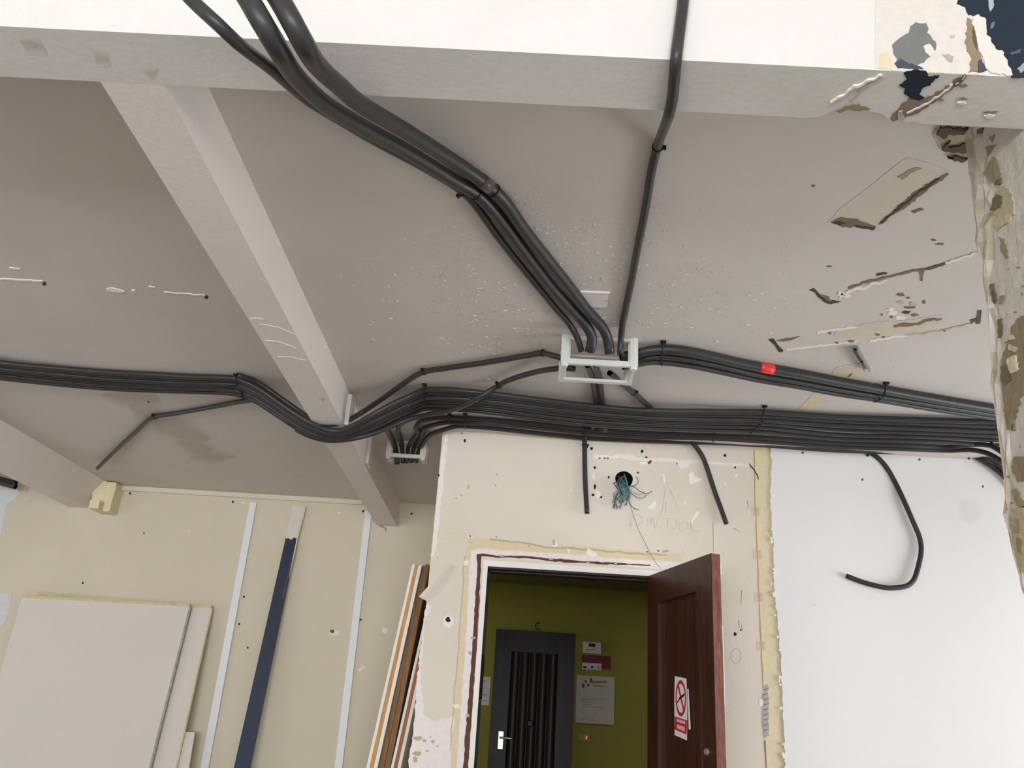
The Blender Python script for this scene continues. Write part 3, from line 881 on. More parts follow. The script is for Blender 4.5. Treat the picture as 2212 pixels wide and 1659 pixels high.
# crumbs of plaster along the edge
r5 = random.Random(11)
for k in range(34):
    t = r5.random()
    i = int(t * (len(edge) - 2))
    x, y = edge[i]
    if y < 1120:
        continue
    b.disc(x - 2 + r5.uniform(-3, 2), y, r5.uniform(1.5, 4), r5.uniform(2, 5), WW, rgb(240, 238, 232), r5.uniform(.002, .006), seed=k)
tag(b.obj('wall_white', M_WHITE), 'smooth white wall to the right of the doorway', 'wall', kind='structure')

# far wall, return wall, remaining walls
b = B()
b.box((-5.2, DF, 0), (XL + .1, DF + .15, ZC))
for i, (x, y) in enumerate(((281, 1066), (503, 1084), (784.5, 1104.5), (889, 1110), (179, 1259), (527, 1289), (517, 1348), (535, 1399), (779.5, 1339), (311, 1152))):
    b.disc(x, y, 2.2 if i < 9 else 1.5, 2.6, FW, rgb(40, 34, 28), .0008, seed=i)
b.disc(718, 1364, 5, 4.5, FW, rgb(90, 84, 76), .0016, seed=4)
b.patch([(712, 1366), (722, 1360), (736, 1362), (732, 1372), (716, 1374)], FW, rgb(226, 214, 196), .0012, jag=1, seed=3)
for i, pl in enumerate(([(772, 1448), (786, 1438), (788, 1442), (776, 1452)], [(826, 1356), (836, 1355), (838, 1365), (830, 1370), (824, 1364)], [(520, 1085), (527, 1082), (528, 1090)], [(726, 1105), (738, 1107), (732, 1111)],
                        [(404, 1148), (411, 1145), (409, 1150)], [(200, 1185), (204, 1184), (203, 1188)])):
    b.patch(pl, FW, rgb(232, 220, 202), .001, jag=.8, seed=i)
b.patch([(-40, 1057), (38, 1057), (41, 1066), (34, 1076), (20, 1085), (14, 1092), (8, 1120), (3, 1152), (-40, 1160)], FW, rgb(206, 212, 212), .0015, jag=1, seed=6)
b.patch([(-40, 1285), (24, 1282), (25, 1300), (14, 1338), (4, 1352), (-40, 1352)], FW, rgb(208, 206, 204), .0015, jag=1, seed=7)
b.line([(52, 1064), (58, 1050)], 4, FW, rgb(232, 224, 204), .002)
b.line([(55, 1078), (64, 1073)], 3, FW, rgb(226, 216, 194), .002)
tag(b.obj('wall_far', M_FAR), 'cream far wall behind the leaning boards', 'wall', kind='structure')
b = B()
b.box((XL, D + .13, 0), (XL + .1, DF, ZC))
tag(b.obj('wall_return', M_FAR), 'side face of the projecting door wall', 'wall', kind='structure')
b = B()
b.box((-5.2, YR, 0), (-5.05, 2.7, ZN))
b.box((-5.2, 4.5, 0), (-5.05, DF, ZC))
b.box((-5.2, 2.7, 0), (-5.05, 4.5, .6))
b.box((-5.2, 2.7, 2.1), (-5.05, 4.5, ZC))
tag(b.obj('wall_left', M_BEIGE), 'left wall of the room', 'wall', kind='structure')
b = B()
b.box((4.25, YR, 0), (4.4, 1.85, ZN))
b.box((4.25, 3.65, 0), (4.4, D, ZC))
b.box((4.25, 1.85, 0), (4.4, 3.65, .45))
b.box((4.25, 1.85, 2.05), (4.4, 3.65, ZC))
tag(b.obj('wall_right', M_WHITE), 'right wall of the room', 'wall', kind='structure')
b = B()
for x0, x1, z0, z1 in ((-5.05, -4.2, 0, ZN), (-1.0, .15, 0, ZN), (2.75, 4.25, 0, ZN), (-4.2, -1.0, 0, .2), (-4.2, -1.0, 2.5, ZN), (.15, 2.75, 0, .2), (.15, 2.75, 2.5, ZN)):
    b.box((x0, YR, z0), (x1, YR + .15, z1))
tag(b.obj('wall_rear', M_WHITE), 'window wall behind the viewer', 'wall', kind='structure')
for n, (x0, x1) in enumerate(((-4.2, -1.0), (.15, 2.75))):
    b = B()
    for a, c in (((x0, YR + .04, .2), (x0 + .05, YR + .11, 2.5)), ((x1 - .05, YR + .04, .2), (x1, YR + .11, 2.5)), ((x0, YR + .04, .2), (x1, YR + .11, .25)), ((x0, YR + .04, 2.45), (x1, YR + .11, 2.5)),
                 (((x0 + x1) / 2 - .03, YR + .04, .2), ((x0 + x1) / 2 + .03, YR + .11, 2.5))):
        b.box(a, c)
    tag(b.obj('window_%d' % (n + 1), M_STRIP), 'white framed window %s behind the viewer' % ('on the left' if n == 0 else 'on the right'), 'window', kind='structure')

# broken pier at the right edge
XP = 1.075
near_e = [(275, 2118), (300, 2124), (340, 2132), (370, 2142), (400, 2140), (430, 2150), (460, 2152), (490, 2146), (520, 2150), (560, 2150), (600, 2147), (640, 2150), (665, 2158), (700, 2160), (760, 2164), (800, 2168), (830, 2171), (880, 2176), (930, 2180), (985, 2184), (1030, 2187), (1075, 2186), (1110, 2185), (1150, 2192), (1200, 2202), (1240, 2211), (1270, 2219), (1300, 2226), (1480, 2235), (1700, 2245)]
far_e = [(275, 2086), (300, 2084), (340, 2090), (370, 2092), (400, 2098), (430, 2100), (460, 2104), (490, 2109), (520, 2106), (560, 2117), (600, 2122), (640, 2128), (665, 2133), (700, 2136), (760, 2140), (800, 2142), (830, 2138), (880, 2148), (930, 2155), (985, 2162), (1030, 2168), (1075, 2171), (1110, 2166), (1150, 2178), (1200, 2188), (1240, 2200), (1270, 2210), (1300, 2216), (1480, 2226), (1700, 2236)]
b = B()
r9 = random.Random(5)
NV, FV, MV = [], [], []
for (ya, xa), (yb_, xb) in zip(near_e, far_e):
    NV.append(at(xa, ya, ('x', XP)))
    FV.append(at(xb, yb_, ('x', XP)))
top = ZB
for V in (NV, FV):
    V.insert(0, Vector((V[0].x, V[0].y, ZC)))
    V.append(Vector((V[-1].x, V[-1].y, 0)))
NS = 5
G = []
for a, c in zip(NV, FV):
    G.append([a + (c - a) * (k / NS) + (Vector((r9.uniform(-.006, .010), r9.uniform(-.006, .006), 0)) if 0 < k < NS else Vector()) for k in range(NS + 1)])
tones = [rgb(182, 170, 144), rgb(202, 195, 178), rgb(210, 205, 195), rgb(192, 182, 158), rgb(212, 207, 198)]
for i in range(len(G) - 1):
    for k in range(NS):
        c = tones[(i * 3 + k * 2 + r9.randrange(3)) % 5]
        b.face([G[i][k], G[i + 1][k], G[i + 1][k + 1], G[i][k + 1]], tuple(c[:3]) + (.8,))
    b.face([NV[i], Vector((XP, YL1 + .001, NV[i].z)), Vector((XP, YL1 + .001, NV[i + 1].z)), NV[i + 1]])
    b.face([FV[i], Vector((2.6, FV[i].y + .02, FV[i].z)), Vector((2.6, FV[i + 1].y + .02, FV[i + 1].z)), FV[i + 1]])
    b.face([Vector((XP, YL1 + .001, NV[i].z)), Vector((2.6, YL1 + .001, NV[i].z)), Vector((2.6, YL1 + .001, NV[i + 1].z)), Vector((XP, YL1 + .001, NV[i + 1].z))])
PN = ('x', XP)
PB, PT, PD, PW = rgb(156, 143, 118), rgb(188, 177, 152), rgb(120, 108, 88), rgb(216, 211, 202)
for i, (pl, c, l, jg) in enumerate((
        ([(2130, 318), (2152, 312), (2140, 332), (2134, 338)], PB, .002, 2), ([(2126, 372), (2148, 340), (2158, 350), (2164, 385), (2150, 396), (2136, 388)], PB, .003, 3), ([(2150, 396), (2166, 384), (2166, 396), (2152, 400)], PD, .004, 2),
        ([(2146, 456), (2156, 402), (2172, 402), (2190, 420), (2193, 462), (2176, 478), (2160, 470), (2148, 462)], PT, .003, 3), ([(2142, 455), (2154, 420), (2168, 424), (2164, 448), (2152, 456)], PD, .005, 3), ([(2150, 470), (2186, 464), (2180, 482), (2160, 494), (2148, 490)], rgb(200, 186, 150), .004, 3),
        ([(2160, 512), (2172, 518), (2180, 556), (2172, 558), (2164, 540)], PB, .002, 2), ([(2112, 282), (2126, 276), (2122, 290), (2114, 290)], PD, .003, 1.5), ([(2138, 296), (2150, 290), (2144, 306)], PB, .003, 1.5),
        ([(2140, 616), (2150, 612), (2156, 650), (2148, 652)], PD, .004, 2), ([(2160, 640), (2172, 638), (2168, 656), (2158, 656)], PB, .003, 2), ([(2156, 690), (2166, 688), (2168, 728), (2158, 730)], PD, .003, 2),
        ([(2196, 690), (2230, 670), (2230, 830), (2206, 860), (2190, 930), (2178, 925), (2172, 890), (2168, 840), (2164, 790), (2170, 760), (2180, 740), (2186, 710)], rgb(146, 132, 106), .003, 3), ([(2166, 790), (2188, 786), (2192, 820), (2176, 832), (2166, 820)], PD, .005, 3),
        ([(2180, 775), (2200, 768), (2204, 800), (2190, 806), (2182, 790)], rgb(216, 206, 182), .006, 3), ([(2170, 725), (2192, 724), (2196, 732), (2172, 740)], rgb(208, 198, 170), .006, 2), ([(2185, 744), (2204, 752), (2196, 762), (2184, 756)], rgb(206, 196, 172), .006, 2),
        ([(2188, 918), (2196, 916), (2196, 930), (2188, 930)], PB, .003, 1.5), ([(2190, 990), (2214, 986), (2230, 1000), (2230, 1030), (2200, 1040), (2188, 1020)], rgb(146, 132, 106), .003, 3), ([(2186, 1060), (2200, 1054), (2212, 1080), (2230, 1080), (2230, 1100), (2200, 1096)], PB, .003, 3),
        ([(2186, 1100), (2230, 1092), (2230, 1240), (2208, 1236), (2192, 1180)], rgb(186, 172, 138), .003, 3), ([(2196, 1120), (2206, 1120), (2208, 1150), (2198, 1152)], PB, .005, 2), ([(2200, 1160), (2214, 1170), (2212, 1200), (2202, 1190)], PB, .005, 2))):
    b.patch(pl, PN, c, l, jag=jg, seed=i)
for i in range(26):
    b.disc(r9.uniform(2176, 2212), r9.uniform(560, 1100), r9.uniform(1.5, 5), r9.uniform(1, 2.5), PN, PB if i % 3 else PW, .0015, seed=i)
tag(b.obj('pier', M_PIER), 'broken plaster pier with ragged masonry edge under the lintel', 'pier', kind='structure')

# thin bead along the top of the far wall
b = B()
p0, p1 = at(247, 1046, ('y', DF - .02)), at(783, 1080, ('y', DF - .02))
b.box((p0.x, DF - .02, ZC - .036), (p1.x, DF, ZC - .002))
tag(bevel(b.obj('trim_1', mat('bead_paint', rgb(214, 206, 186), .7, .02)), .006), 'thin painted bead where far wall meets ceiling', 'trim', kind='structure')

# ------------------------------------------------------------------ doorway and hall
b = B()
IX0, IX1, IZ = -0.153, 0.664, 2.048
# white painted lining strip on the face of the jamb
for (x0, z0, x1, z1) in ((DX0 + .001, 0, DX0 + .026, DZ - .001), (DX0 + .026, DZ - .030, DX1, DZ - .001)):
    b.box((x0, D - .012, z0), (x1, D + .02, z1))
tag(b.obj('trim_2', mat('casing_white', rgb(240, 234, 230), .6, .02, 8)), 'white painted strip round the doorway', 'trim', kind='structure')
d1 = empty('door_1', (.2, D, 0), 'doorway with dark wooden frame and brown leaf swung open', 'door', kind='structure')
b = B()
for (x0, z0, x1, z1) in ((DX0 + .026, 0, IX0 + .006, DZ - .030), (DX0 + .026, DZ - .040, DX1, DZ - .030), (IX1 + .01, 0, DX1, DZ - .030)):
    b.box((x0, D - .004, z0), (x1, D + .10, z1))
for (x0, z0, x1, z1) in ((IX0 + .006, 0, IX0 + .014, DZ - .040), (IX0 + .006, DZ - .047, DX1, DZ - .040)):
    b.box((x0, D + .045, z0), (x1, D + .10, z1))
place(bevel(b.obj('door_frame', M_FRAME), .003), d1)
kp = at(1044, 1462, ('y', D + .01))
b = B()
b.box((IX0 + .004, D + .004, kp.z - .10), (IX0 + .018, D + .042, kp.z + .10))
place(tag(b.obj('strike_plate', M_DARK), 'black metal strike plate'), d1)
# leaf in its own frame: u from the hinge, z up, thickness to the right
hp, fp = at(1399, 1245, ('y', D - .004)), None
ztop = hp.z
fp = at(1535, 1195, ('z', ztop))
U = Vector((fp.x - hp.x, fp.y - hp.y, 0))
LW = U.length
U.normalize()
NN = Vector((U.y, -U.x, 0))
if NN.x > 0:
    NN = -NN
TH = 0.044


def LV(u, z, d):
    """leaf point: u along the width, d in front of the visible face (towards the opening)."""
    return Vector((hp.x, hp.y, 0)) + U * u + NN * d + Vector((0, 0, z))


def leaf_box(b_, u0, u1, z0, z1, d0, d1_, mi=0):
    b_.hexa([LV(u0, z0, d0), LV(u1, z0, d0), LV(u1, z0, d1_), LV(u0, z0, d1_), LV(u0, z1, d0), LV(u1, z1, d0), LV(u1, z1, d1_), LV(u0, z1, d1_)], mi)


b = B()
ZT = ztop
S0, S1 = .11, LW - .115
leaf_box(b, 0, S0, .01, ZT, -TH, 0)
leaf_box(b, S1, LW, .01, ZT, -TH, 0)
leaf_box(b, S0, S1, ZT - .125, ZT, -TH, 0)
leaf_box(b, S0, S1, .01, .2, -TH, 0)
leaf = place(bevel(b.obj('door_leaf', M_REDWOOD), .003), d1)
LPW = (S1 - S0) / 5
b = B()
for k in range(5):
    leaf_box(b, S0 + k * LPW + .002, S0 + (k + 1) * LPW - .002, .2, ZT - .125, -TH + .008, -.016)
leaf_box(b, S0, S1, .2, ZT - .125, -TH + .01, -.020)
o = b.obj('panel', M_REDWOOD)
o.parent = leaf
o.matrix_parent_inverse = leaf.matrix_parent_inverse @ leaf.matrix_basis
o.matrix_parent_inverse = Matrix.Translation(d1.location)
o.matrix_parent_inverse = (Matrix.Translation(d1.location) @ leaf.matrix_parent_inverse).inverted()
bevel(o, .003)
b = B()
for (u0, u1, z0, z1) in ((S0, S0 + .02, .2, ZT - .125), (S1 - .02, S1, .2, ZT - .125), (S0 + .02, S1 - .02, ZT - .145, ZT - .125)):
    leaf_box(b, u0, u1, z0, z1, -.016, .004)
place(bevel(b.obj('moulding', M_REDWOOD), .007, 3), d1)
b = B()
leaf_box(b, LW, LW + .004, .01, ZT - .003, -TH + .002, -.002)
place(tag(b.obj('leaf_edge', M_REDEDGE), 'worn red-brown edge of the door leaf'), d1)
b = B()
leaf_box(b, LW + .001, LW + .004, ZT - .09, ZT - .045, -TH - .003, -TH + .001)
leaf_box(b, LW + .001, LW + .004, ZT - .62, ZT - .30, -TH - .002, -TH + .001)
place(tag(b.obj('primer_patch', mat('primer_white', rgb(232, 226, 222), .6, .03)), 'white paint on the leaf edge'), d1)
# cylinder of the lock
b = B()
LP = (Vector(LV(0, 0, 0)), NN)
c = at(1528.6, 1624, LP)
bmesh.ops.create_cone(b.bm, cap_ends=True, segments=20, radius1=.014, radius2=.012, depth=.012,
                      matrix=Matrix.Translation(c + NN * .005) @ NN.to_track_quat('Z', 'Y').to_matrix().to_4x4())
place(tag(b.obj('lock_cylinder', M_CLIP), 'round metal lock cylinder'), d1)


def leaf_poly(b_, pts, color_mi, lift, th=.0006):
    P = [at(x, y, LP) + NN * lift for x, y in pts]
    b_.prism(P, NN * -th, color_mi)


M_PAPER = mat('paper', rgb(226, 224, 224), .6, .02, 8)
M_SRED = mat('sign_red', rgb(196, 42, 50), .5, .05, 10)
M_SBLK = mat('sign_black', rgb(30, 28, 30), .5, .05)
M_SPNK = mat('sign_pink', rgb(226, 176, 178), .5, .05)


def z5(x, y):
    return (1380 + x / 3.465, 1180 + y / 3.465)


sg = empty('no_smoking_sign', at(1464, 1530, LP), 'white no smoking sign with red ring stuck on the open brown door', 'sign')
LIFT0 = -.0145 + .0  # the panel boards sit back from the stiles
for nm, polys, m_, lf in (
        ('sheet', [[z5(247, 970), z5(332, 988), z5(340, 1180), z5(336, 1452), z5(245, 1412), z5(243, 1150)]], M_PAPER, 0),
        ('warning_panel', [[z5(248, 1272), z5(338, 1302), z5(335, 1408), z5(246, 1370)]], M_SRED, .0007),
        ('lettering', [[z5(262, 1290), z5(326, 1308), z5(325, 1332), z5(262, 1310)], [z5(264, 1330), z5(322, 1352), z5(321, 1385), z5(264, 1360)]], M_SPNK, .0014)):
    b = B()
    for p in polys:
        leaf_poly(b, p, 0, LIFT0 + lf)
    place(b.obj(nm, m_), sg)
b = B()
cx, cy, ra, rb = 293, 1136, 39, 136
K = 36
for k in range(K):
    a0, a1 = k * math.tau / K, (k + 1) * math.tau / K
    q = [z5(cx + ra * math.cos(a0) * s, cy + .14 * ra * math.cos(a0) + rb * math.sin(a0) * s) for s in (1, .80)] + [z5(cx + ra * math.cos(a1) * s, cy + .14 * ra * math.cos(a1) + rb * math.sin(a1) * s) for s in (.80, 1)]
    leaf_poly(b, q, 0, LIFT0 + .0012)
leaf_poly(b, [z5(268, 1038), z5(276, 1026), z5(322, 1236), z5(314, 1250)], 0, LIFT0 + .0012)
place(b.obj('prohibition_ring', M_SRED), sg)
b = B()
leaf_poly(b, [z5(282, 1150), z5(280, 1132), z5(318, 1098), z5(320, 1118)], 0, LIFT0 + .0018)
leaf_poly(b, [z5(268, 1172), z5(266, 1162), z5(282, 1142), z5(283, 1152)], 0, LIFT0 + .0018)
place(b.obj('cigarette_symbol', M_SBLK), sg)
b = B()
leaf_poly(b, [z5(350, 1066), z5(356, 1066), z5(373, 1370), z5(360, 1370)], 0, -.008, .002)
tag(b.obj('paper_strip', M_PAPER), 'thin white strip stuck beside the no smoking sign', 'paper strip')

# hall shell
HZ = 1.32 + 1.26
b = B()
b.box((-2.6, YH, 0), (3.4, YH + .15, HZ))
tag(b.obj('wall_hall', M_OLIVE), 'olive green far wall of the hall', 'wall', kind='structure')
b = B()
b.box((-2.75, DF + .2, 0), (-2.6, YH + .15, HZ))
tag(b.obj('wall_hall_left', M_OLIVE), 'olive green left wall of the hall', 'wall', kind='structure')
b = B()
b.box((3.4, D + .13, 0), (3.55, YH + .15, HZ))
tag(b.obj('wall_hall_right', M_OLIVE), 'olive green right wall of the hall', 'wall', kind='structure')
b = B()
b.box((-.342, D + .131, HZ), (3.55, YH + .15, HZ + .12))
b.box((-2.75, DF + .15, HZ), (-.342, YH + .15, HZ + .12))
tag(b.obj('ceiling_hall', M_HCEIL), 'dim ceiling of the hall beyond the door', 'ceiling', kind='structure')
b = B()
b.box((-2.75, DF + .15, -.12), (3.55, YH + .15, 0))
tag(b.obj('floor_hall', M_FLOOR), 'floor of the hall', 'floor', kind='structure')
b = B()
b.box((-2.75, DF + .15, 0), (-.342, DF + .2, HZ))
tag(b.obj('wall_hall_near', M_OLIVE), 'near wall of the hall', 'wall', kind='structure')

HP = ('y', YH)
dl, dr = at(1073, 1360, HP), at(1242, 1370, HP)
cz = (dl.z + dr.z) / 2
d2 = empty('door_2', ((dl.x + dr.x) / 2, YH, 0), 'closed dark varnished plank door marked with a letter C', 'door', kind='structure')
b = B()
fw = .075
b.box((dl.x, YH - .05, 0), (dl.x + fw, YH, cz))
b.box((dr.x - fw, YH - .05, 0), (dr.x, YH, cz))
b.box((dl.x + fw, YH - .05, cz - fw), (dr.x - fw, YH, cz))
place(bevel(b.obj('door_frame', M_DARKWOOD), .01, 3), d2)
b = B()
u0, u1 = dl.x + fw, dr.x - fw
b.box((u0, YH - .03, 0), (u0 + .07, YH - .002, cz - fw))
b.box((u1 - .07, YH - .03, 0), (u1, YH - .002, cz - fw))
b.box((u0 + .07, YH - .03, cz - fw - .11), (u1 - .07, YH - .002, cz - fw))
place(bevel(b.obj('door_leaf', M_DARKWOOD), .006), d2)
b = B()
n = 5
w_ = (u1 - u0 - .14) / n
for k in range(n):
    xa, xb = u0 + .07 + k * w_ + .002, u0 + .07 + (k + 1) * w_ - .002
    arc = [Vector((xa + (xb - xa) * t / 10, YH - .014 - .008 * math.sin(math.pi * t / 10), 0)) for t in range(11)]
    ztp = Vector((0, 0, cz - fw - .11))
    for p, q in zip(arc, arc[1:]):
        f_ = b.face([p, q, q + ztp, p + ztp])
        f_.smooth = True
bmesh.ops.remove_doubles(b.bm, verts=b.bm.verts, dist=1e-5)
b.box((u0 + .07, YH - .012, 0), (u1 - .07, YH - .004, cz - fw - .11))
place(b.obj('panel', M_DARKWOOD), d2)
b = B()
h0, h1 = at(1082, 1580, ('y', YH - .04)), at(1080, 1618, ('y', YH - .04))
b.box((h1.x - .020, YH - .038, h1.z), (h1.x + .022, YH - .028, h0.z))
S = [Vector((h1.x, YH - .035, h0.z - .05)), Vector((h1.x, YH - .075, h0.z - .05)), Vector((h1.x + .03, YH - .08, h0.z - .05)), Vector((h1.x + .10, YH - .08, h0.z - .052))]
tube_bm(spline(S, .006), .009, 10, False, b.bm)
place(tag(b.obj('door_handle', mat('brushed_brass', rgb(226, 218, 196), .28, .03, metallic=.8)), 'pale metal lever handle'), d2)
b = B()
kc = at(1145, 1563, ('y', YH - .03))
bmesh.ops.create_cone(b.bm, cap_ends=True, segments=22, radius1=.03, radius2=.022, depth=.02, matrix=Matrix.Translation((kc.x, YH - .03, kc.z)) @ Matrix.Rotation(math.radians(90), 4, 'X'))
place(tag(b.obj('door_knob', M_DARKWOOD), 'dark round pull in the middle of the door'), d2)

# letter C above it
b = B()
lc = at(1162, 1353, HP)
for k in range(14):
    a0, a1 = math.radians(50 + k * 260 / 14), math.radians(50 + (k + 1) * 260 / 14)
    q = [Vector((lc.x + R_ * math.cos(a) * .75, YH - .012, lc.z + R_ * math.sin(a))) for a, R_ in ((a0, .036), (a0, .024), (a1, .024), (a1, .036))]
    b.prism(q, Vector((0, .012, 0)))
tag(b.obj('door_letter', mat('letter_black', rgb(24, 30, 24), .4)), 'black letter C fixed above the dark plank door in the hall', 'letter')


def hall_box(name, px0, py0, px1, py1, depth, m_, parent=None, base=0.0, lab=None):
    a, c = at(px0, py0, HP), at(px1, py1, HP)
    b_ = B()
    b_.box((a.x, YH - base - depth, c.z), (c.x, YH - base, a.z))
    o_ = b_.obj(name, m_)
    if parent:
        place(o_, parent)
    if lab:
        tag(o_, lab)
    return o_


M_HBOX = mat('box_white_plastic', rgb(206, 200, 196), .4, .02)
M_HRED = mat('maroon_panel', rgb(112, 24, 26), .5, .05)
c = at(1279, 1387, HP)
al = empty('alarm_panel', (c.x, YH, c.z), 'white box with dark display above the maroon sign in the hall', 'alarm panel')
bevel(hall_box('case', 1258.5, 1387, 1297, 1413.5, .045, M_HBOX, al), .006)
hall_box('display', 1271, 1390.5, 1285, 1399, .003, M_SBLK, al, .045, 'dark display')
b = B()
b.line([(1266, 1408), (1268, 1403), (1276, 1404), (1284, 1403), (1290, 1400)], 1.3, ('y', YH - .046), rgb(90, 86, 80), .001)
place(b.obj('lettering', mat('script_grey', rgb(96, 92, 88), .5)), al)
c = at(1290, 1430, HP)
mr = empty('maroon_sign', (c.x, YH, c.z), 'maroon sign board between the white box and the switch box', 'sign')
hall_box('board', 1257, 1414, 1318, 1446, .012, M_HRED, mr)
b = B()
b.line([(1262, 1420), (1264, 1418), (1290, 1421)], 1.2, ('y', YH - .0125), rgb(150, 70, 70), .0008)
b.line([(1264, 1427), (1292, 1428)], 1.0, ('y', YH - .0125), rgb(150, 70, 70), .0008)
place(b.obj('lettering', mat('sign_faint_red', rgb(140, 58, 58), .5)), mr)
c = at(1277, 1442, HP)
sw = empty('switch_box', (c.x, YH, c.z), 'white switch box with three small switches under the maroon sign', 'switch box')
bevel(hall_box('case', 1257, 1432, 1298, 1449, .05, M_HBOX, sw), .008)
for (x, y) in ((1262, 1442), (1277.5, 1442), (1291, 1443)):
    hall_box('switch', x - 2.5 * (1.2 if x < 1270 else .8), y - 2.4, x + 2.5 * (1.2 if x < 1270 else .8), y + 2.6, .01, M_SBLK if x < 1290 else M_CLIP, sw, .05)
c = at(1286, 1515, HP)
po = empty('poster', (c.x, YH, c.z), 'pale hall poster with red squares logo and red bottom bar', 'poster')
hall_box('sheet', 1246, 1458, 1326, 1566, .004, mat('poster_sheet', rgb(196, 192, 176), .5, .02), po)
hall_box('bottom_bar', 1245, 1562, 1324, 1569, .006, mat('poster_red', rgb(150, 16, 22), .5), po, .001)
b = B()
PP = ('y', YH - .0046)


def zp(x, y):
    return (1230 + x / 9.217, 1460 + y / 9.217)


for q in ((250, 150, 300, 240), (308, 85, 348, 140), (355, 155, 398, 210), (408, 45, 455, 135)):
    b.patch([zp(q[0], q[1]), zp(q[2], q[1] + 3), zp(q[2] - 4, q[3]), zp(q[0] - 4, q[3] - 3)], PP, rgb(150, 14, 20), .001)
place(b.obj('logo', mat('poster_red', rgb(150, 16, 22), .5)), po)
b = B()
x = 458
r3 = random.Random(3)
for k in range(10):
    w3 = r3.uniform(22, 32)
    b.line([zp(x, 104 + r3.uniform(-4, 4)), zp(x + 3, 150)], .9, PP, rgb(150, 20, 24), .001)
    b.line([zp(x, 112), zp(x + w3 * .7, 108 + r3.uniform(0, 8)), zp(x + w3 * .6, 148)], .8, PP, rgb(150, 20, 24), .001)
    x += w3 + 4
for y0, x0, x1 in ((185, 470, 790), (210, 480, 780)):
    b.line([zp(x0, y0), zp(x1, y0 + 14)], 1.0, PP, rgb(190, 120, 112), .0008)
place(b.obj('lettering', mat('poster_lettering_red', rgb(140, 30, 30), .5)), po)
b = B()
for y0, x0, x1 in ((450, 230, 700), (480, 240, 520), (520, 240, 540), (560, 240, 500), (610, 240, 560), (625, 560, 720), (840, 230, 480), (870, 220, 540)):
    b.line(wiggle([zp(x0, y0), zp(x1, y0 + 18)], 3, .25, y0), .9, PP, rgb(150, 120, 110), .0008)
place(b.obj('lettering', mat('poster_text', rgb(150, 122, 112), .6)), po)
c = at(1264, 1592, HP)
ls = empty('light_switch', (c.x, YH, c.z), 'small wall switch glowing orange under the hall poster', 'light switch')
bevel(hall_box('plate', 1250, 1585, 1274, 1600, .012, mat('switch_plate', rgb(150, 146, 96), .5), ls), .004)
hall_box('rocker', 1262, 1587.5, 1272, 1598, .005, mat('switch_plate', rgb(150, 146, 96), .5), ls, .012)
b = B()
b.patch([(1264.5, 1596), (1266.5, 1590.5), (1269, 1590.5), (1267, 1597)], ('y', YH - .0175), rgb(255, 120, 60), .001)
place(tag(b.obj('indicator_lamp', mat('neon_indicator', rgb(255, 110, 50), .5, emit=(rgb(255, 90, 40), 1.2))), 'glowing orange indicator'), ls)
a, c = at(1040, 1461, HP), at(1056, 1524, HP)
pn = empty('paper_notice', ((a.x + c.x) / 2, YH, c.z), 'white paper notice on the hall wall beside the left door jamb', 'notice')
hall_box('sheet', 1030, 1461, 1056, 1524, .003, M_PAPER, pn)
b = B()
for y0 in (1471, 1500, 1503, 1513):
    b.line([(1044, y0), (1052, y0 + .6)], 1.4, ('y', YH - .0035), rgb(110, 110, 108), .0006)
place(b.obj('lettering', mat('notice_text', rgb(110, 112, 112), .6)), pn)
b = B()
c = at(1262, 1252, ('z', HZ - .03))
bmesh.ops.create_cone(b.bm, cap_ends=True, segments=28, radius1=.10, radius2=.14, depth=.05, matrix=Matrix.Translation((c.x, c.y, HZ - .026)))
tag(bevel(b.obj('ceiling_lamp', mat('unlit_lamp_glass', rgb(92, 88, 66), .3)), .01, 3), 'unlit round lamp on the hall ceiling seen through the doorway', 'ceiling lamp')

# ------------------------------------------------------------------ conduits
R25, R32, R40 = .0125, .0150, .0200
# three conduits coming over the lintel on the left
YA = ('y', 1.18)
conduit('over_a', [(392, -24, ('y', 1.17)), (414, 0, YA), (470, 52, YA), (510, 90, .375), (540, 114, .355), (579, 143, .325), (633, 190, .275), (669, 219, .240), (736, 260, .185), (808, 303, .125), (917, 362, .055), (989, 406, .022), (1018, 432, 'C'), (1080, 517, 'C'), (1152, 607, 'C'), (1203, 669, 'C'), (1232, 703, .022), (1247, 730, .055), (1256, 759, .095)], R25,
        'thinnest black conduit, lowest of three crossing the lintel to the white box')
conduit('over_b', [(520, -30, ('y', 1.17)), (538, 0, YA), (566, 48, YA), (595, 96, .375), (633, 158, .325), (687, 213, .265), (712, 232, .24), (772, 268, .185), (881, 328, .095), (989, 395, .034), (1028, 418, 'C'), (1066, 456, 'C'), (1134, 546, 'C'), (1184, 611, 'C'), (1235, 669, 'C'), (1268, 706, .026), (1279, 730, .055), (1274, 760, .098)], R40,
        'thick black conduit in the middle of three crossing the lintel')
conduit('over_c', [(588, -26, ('y', 1.17)), (604, 0, YA), (630, 46, YA), (656, 94, .375), (690, 146, .325), (736, 188, .275), (772, 220, .24), (881, 286, .13), (989, 354, .045), (1047, 396, 'C'), (1085, 430, 'C'), (1134, 499, 'C'), (1218, 604, 'C'), (1268, 669, 'C'), (1303, 710, .026), (1314, 737, .055), (1317, 765, .100)], R40,
        'thick black conduit with taped bend, topmost of three crossing the lintel')
conduit('over_d', [(1478, -30, 'L'), (1476, 0, 'L'), (1467, 72, 'L'), (1461, 120, 'L'), (1459, 140, 'U'), (1452, 215, 'U'), (1446, 243, 'U'), (1436, 273, .12), (1420, 318, 'C'), (1409, 362, 'C'), (1394, 452, 'C'), (1376, 542, 'C'), (1364, 607, 'C'), (1351, 669, 'C'), (1343, 712, .018), (1341, 738, .05), (1340, 766, .10)], R25,
        'single black conduit dropping straight from the lintel to the white box')

